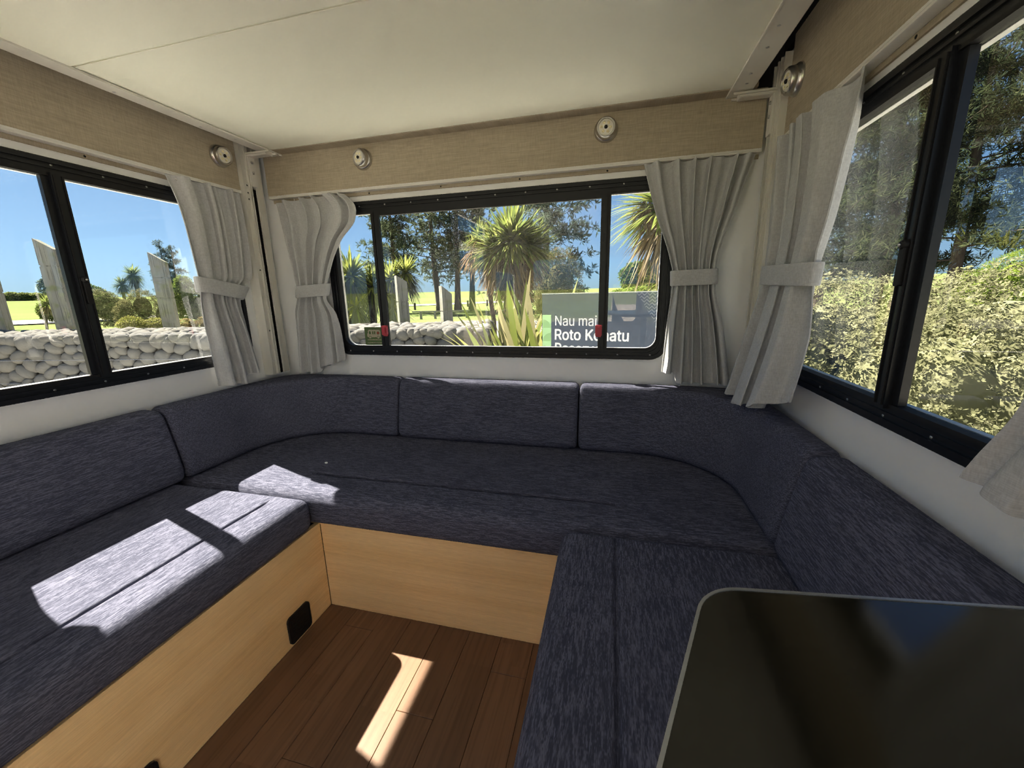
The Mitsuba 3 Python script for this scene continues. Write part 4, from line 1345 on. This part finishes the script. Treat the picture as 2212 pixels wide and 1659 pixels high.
# ------------------------------------------------------------------ plants beyond the left window
G1 = ((.075, .105, .022), (.10, .135, .03), (.055, .08, .02))
OL = ((.105, .10, .05), (.135, .125, .06), (.08, .08, .04))
shrub('distant pale green hedge on the crest of the left field', [((-53.2, 22.9, 1.75), (.5, .55, .40)), ((-52.9, 23.6, 1.85), (.5, .55, .42)), ((-52.6, 24.3, 1.85), (.5, .55, .38)), ((-52.2, 25.0, 1.85), (.5, .55, .36)), ((-51.9, 25.7, 1.85), (.5, .5, .34))], 2600, (.17, .12), ((.14, .17, .06), (.16, .185, .07)), seed=61)
shrub('blue green tree behind the left timber post', [((-33.8, 17.1, 2.75), (.6, .6, .85)), ((-33.6, 17.55, 2.5), (.45, .45, .65)), ((-34.0, 16.7, 2.2), (.45, .45, .6)), ((-33.7, 17.3, 1.7), (.6, .6, .7))], 2200, (.16, .07), ((.055, .08, .065), (.075, .10, .075), (.09, .115, .075)), 'tree', seed=62, name='leafy_tree')
shrub('light green tree behind the foot of the left timber post', [((-19.55, 9.65, 1.15), (.45, .45, .50)), ((-19.3, 10.3, 1.25), (.5, .5, .60)), ((-19.8, 9.2, .90), (.32, .32, .36)), ((-19.2, 10.7, 1.0), (.35, .35, .5))], 2600, (.085, .05), G1, 'tree', seed=63, name='leafy_tree')
shrub('olive shrub behind the mullion of the left window', [((-12.2, 6.45, 1.0), (.36, .36, .50)), ((-12.1, 6.82, .85), (.28, .28, .40)), ((-12.3, 6.1, .85), (.26, .26, .36))], 2300, (.050, .026), ((.125, .14, .065), (.105, .115, .06), (.15, .145, .08)), seed=64)
shrub('bushy brown olive shrub left of the right timber post', [((-9.27, 5.50, 1.02), (.27, .27, .42)), ((-9.1, 5.78, .82), (.22, .22, .32)), ((-9.43, 5.24, .84), (.22, .22, .34)), ((-9.3, 5.4, .65), (.32, .32, .30))], 3000, (.046, .013), OL, seed=65, up=.9)
shrub('light green leafy shrub between the timber post and the left grey curtain', [((-10.38, 7.4, 1.32), (.28, .28, .52)), ((-10.18, 7.75, 1.2), (.26, .26, .45)), ((-10.52, 7.12, 1.05), (.22, .22, .36)), ((-10.3, 7.5, .85), (.34, .34, .4))], 2600, (.058, .036), ((.12, .17, .04), (.15, .195, .05), (.08, .115, .03)), seed=66)
shrub('low yellow green shrub on top of the bank behind the stone wall', [((-7.3, 3.95, .66), (.22, .22, .20)), ((-7.1, 4.25, .64), (.20, .20, .18))], 900, (.045, .016), ((.15, .165, .035), (.19, .18, .06)), seed=67, up=.8)
shrub('low rusty shrub at the foot of the right timber post', [((-6.7, 4.5, .62), (.20, .20, .16)), ((-6.45, 4.75, .64), (.22, .22, .18))], 900, (.040, .015), ((.16, .12, .06), (.20, .16, .07), (.13, .13, .05)), seed=68, up=.8)
shrub('low yellow green shrub by the left grey curtain', [((-6.3, 5.3, .68), (.24, .24, .24)), ((-6.05, 5.6, .66), (.24, .24, .22))], 900, (.045, .018), ((.14, .15, .04), (.20, .18, .05), (.17, .12, .05)), seed=69, up=.8)
for i, (x, y, c, lab) in enumerate(((-9.75, 3.2, ((.22, .15, .06), (.26, .19, .08)), 'orange dry grass clump on the bank at the left edge of the left window'), (-9.35, 3.55, ((.20, .16, .06), (.16, .16, .06)), 'dry grass clump on the bank just left of the left timber post'), (-10.3, 2.9, ((.14, .15, .05), (.2, .16, .07)), 'greenish dry grass clump farthest left on the bank'), (-8.9, 4.05, ((.22, .17, .07), (.17, .16, .07)), 'dry grass clump on the bank right behind the left timber post'))):
    grass_tuft(lab, x, y, gz(x, y), 220, .34, .012, c, 70 + i, spread=.16)
cordyline('small cabbage tree on the bank left of the left timber post', [([(-10.08, 4.11, .2), (-10.06, 4.15, .75), (-10.02, 4.22, 1.12)], .025, .02)], [((-10.02, 4.23, 1.15), .22, 150, 40, .020)], 81)
cordyline('taller of the two distant cabbage trees against the sky', [([(-16.83, 10.42, .2), (-16.84, 10.4, 2.1)], .07, .05)], [((-16.84, 10.39, 2.2), .46, 260, 130, .036)], 82, green=((.13, .165, .05), (.16, .19, .07), (.09, .12, .045)), dead=((.09, .10, .075), (.11, .115, .085)))
cordyline('shorter distant cabbage tree left of the taller one', [([(-17.1, 10.0, .2), (-17.05, 10.07, 1.75)], .07, .05)], [((-17.05, 10.07, 1.85), .38, 210, 140, .032)], 83, green=((.12, .155, .06), (.15, .18, .07), (.09, .12, .045)), dead=((.09, .10, .075), (.11, .115, .085)))
cordyline('yellow green cabbage tree half hidden by the left grey curtain', [([(-9.6, 7.9, .2), (-9.6, 7.9, 1.75)], .05, .04)], [((-9.6, 7.9, 1.88), .28, 170, 40, .022)], 84, green=((.15, .16, .035), (.18, .18, .06)))
CB = ((.045, .06, .05), (.06, .076, .062), (.07, .085, .068))
pine('dark conifer with a pointed top behind the right timber post', -24.42, 17.02, 4.25, .16, .06, .62, 91, n_br=60, tuft=.14, per=7, needle=.03, cols=CB, name='conifer')
pine('dark conifer with layered branches beside the left grey curtain', -24.12, 17.42, 4.0, .16, .06, .75, 92, n_br=60, tuft=.14, per=7, needle=.03, cols=CB, name='conifer')
pine('dark low conifer left of the right timber post', -24.65, 16.75, 3.1, .16, .06, .45, 93, n_br=40, tuft=.13, per=6, needle=.03, cols=CB, name='conifer')

# ------------------------------------------------------------------ hedge and pines beyond the right window
g = np.random.default_rng(5)
lumps = []
for tt in np.arange(-2.6, 3.1, .50):
    for cx, cy, z, r in ((4.18, 2.87, .10, (.62, .62, .80)), (4.78, 3.90, .38, (.75, .75, .84)), (3.84, 2.28, -.40, (.46, .46, .58))):
        lumps.append(((cx + .87 * tt + g.uniform(-.12, .12), cy - .50 * tt + g.uniform(-.12, .12), z + g.uniform(-.09, .09)), tuple(np.array(r) * g.uniform(.92, 1.1))))
shrub('big silvery green hedge of small pale leaves filling the right window', lumps, 74000, (.034, .021), ((.17, .178, .10), (.205, .21, .118), (.145, .152, .082), (.25, .25, .155)), 'hedge', seed=71, name='silver_hedge', hole=.37, up=.45, matk=4.5)
shrub('bright green feathery conifer bush above the silvery hedge at the right edge', [((7.05, 5.50, 1.22), (.42, .36, .34)), ((6.78, 5.72, 1.08), (.28, .25, .26)), ((7.5, 5.3, 1.25), (.45, .4, .42)), ((7.0, 5.5, .8), (.6, .5, .4))], 4200, (.055, .012), ((.13, .19, .025), (.16, .21, .035), (.10, .15, .03)), 'shrub', seed=72, up=.9)
PR = ((.030, .042, .022), (.042, .055, .026), (.055, .066, .034), (.022, .032, .020))
for lab, x, y, h, dia, bt, sp, sd, lean in (
        ('tall pine between the near curtain and the mullion of the right window', 10.1, 14.2, 10.6, .36, .20, 3.7, 111, (-.015, 0)),
        ('tall leaning pine right of the mullion of the right window', 11.5, 13.4, 10.4, .36, .20, 3.5, 112, (-.01, 0)),
        ('tall pine half hidden by the curtain at the hedge window', 8.65, 14.95, 10.6, .36, .19, 3.6, 113, (.005, 0)),
        ('pine farther back at the right edge of the photo', 15.5, 13.5, 10.0, .50, .18, 3.4, 114, (0, 0)),
        ('pine far behind the two near trunks in the right window', 15.2, 22.0, 13.0, .55, .2, 4.2, 115, (0, 0))):
    pine(lab, x, y, h, dia, bt, sp, sd, n_br=62, tuft=.25, per=34, lean=lean, needle=.030, cols=PR, up=.1, thick=1.25, pad=.115)
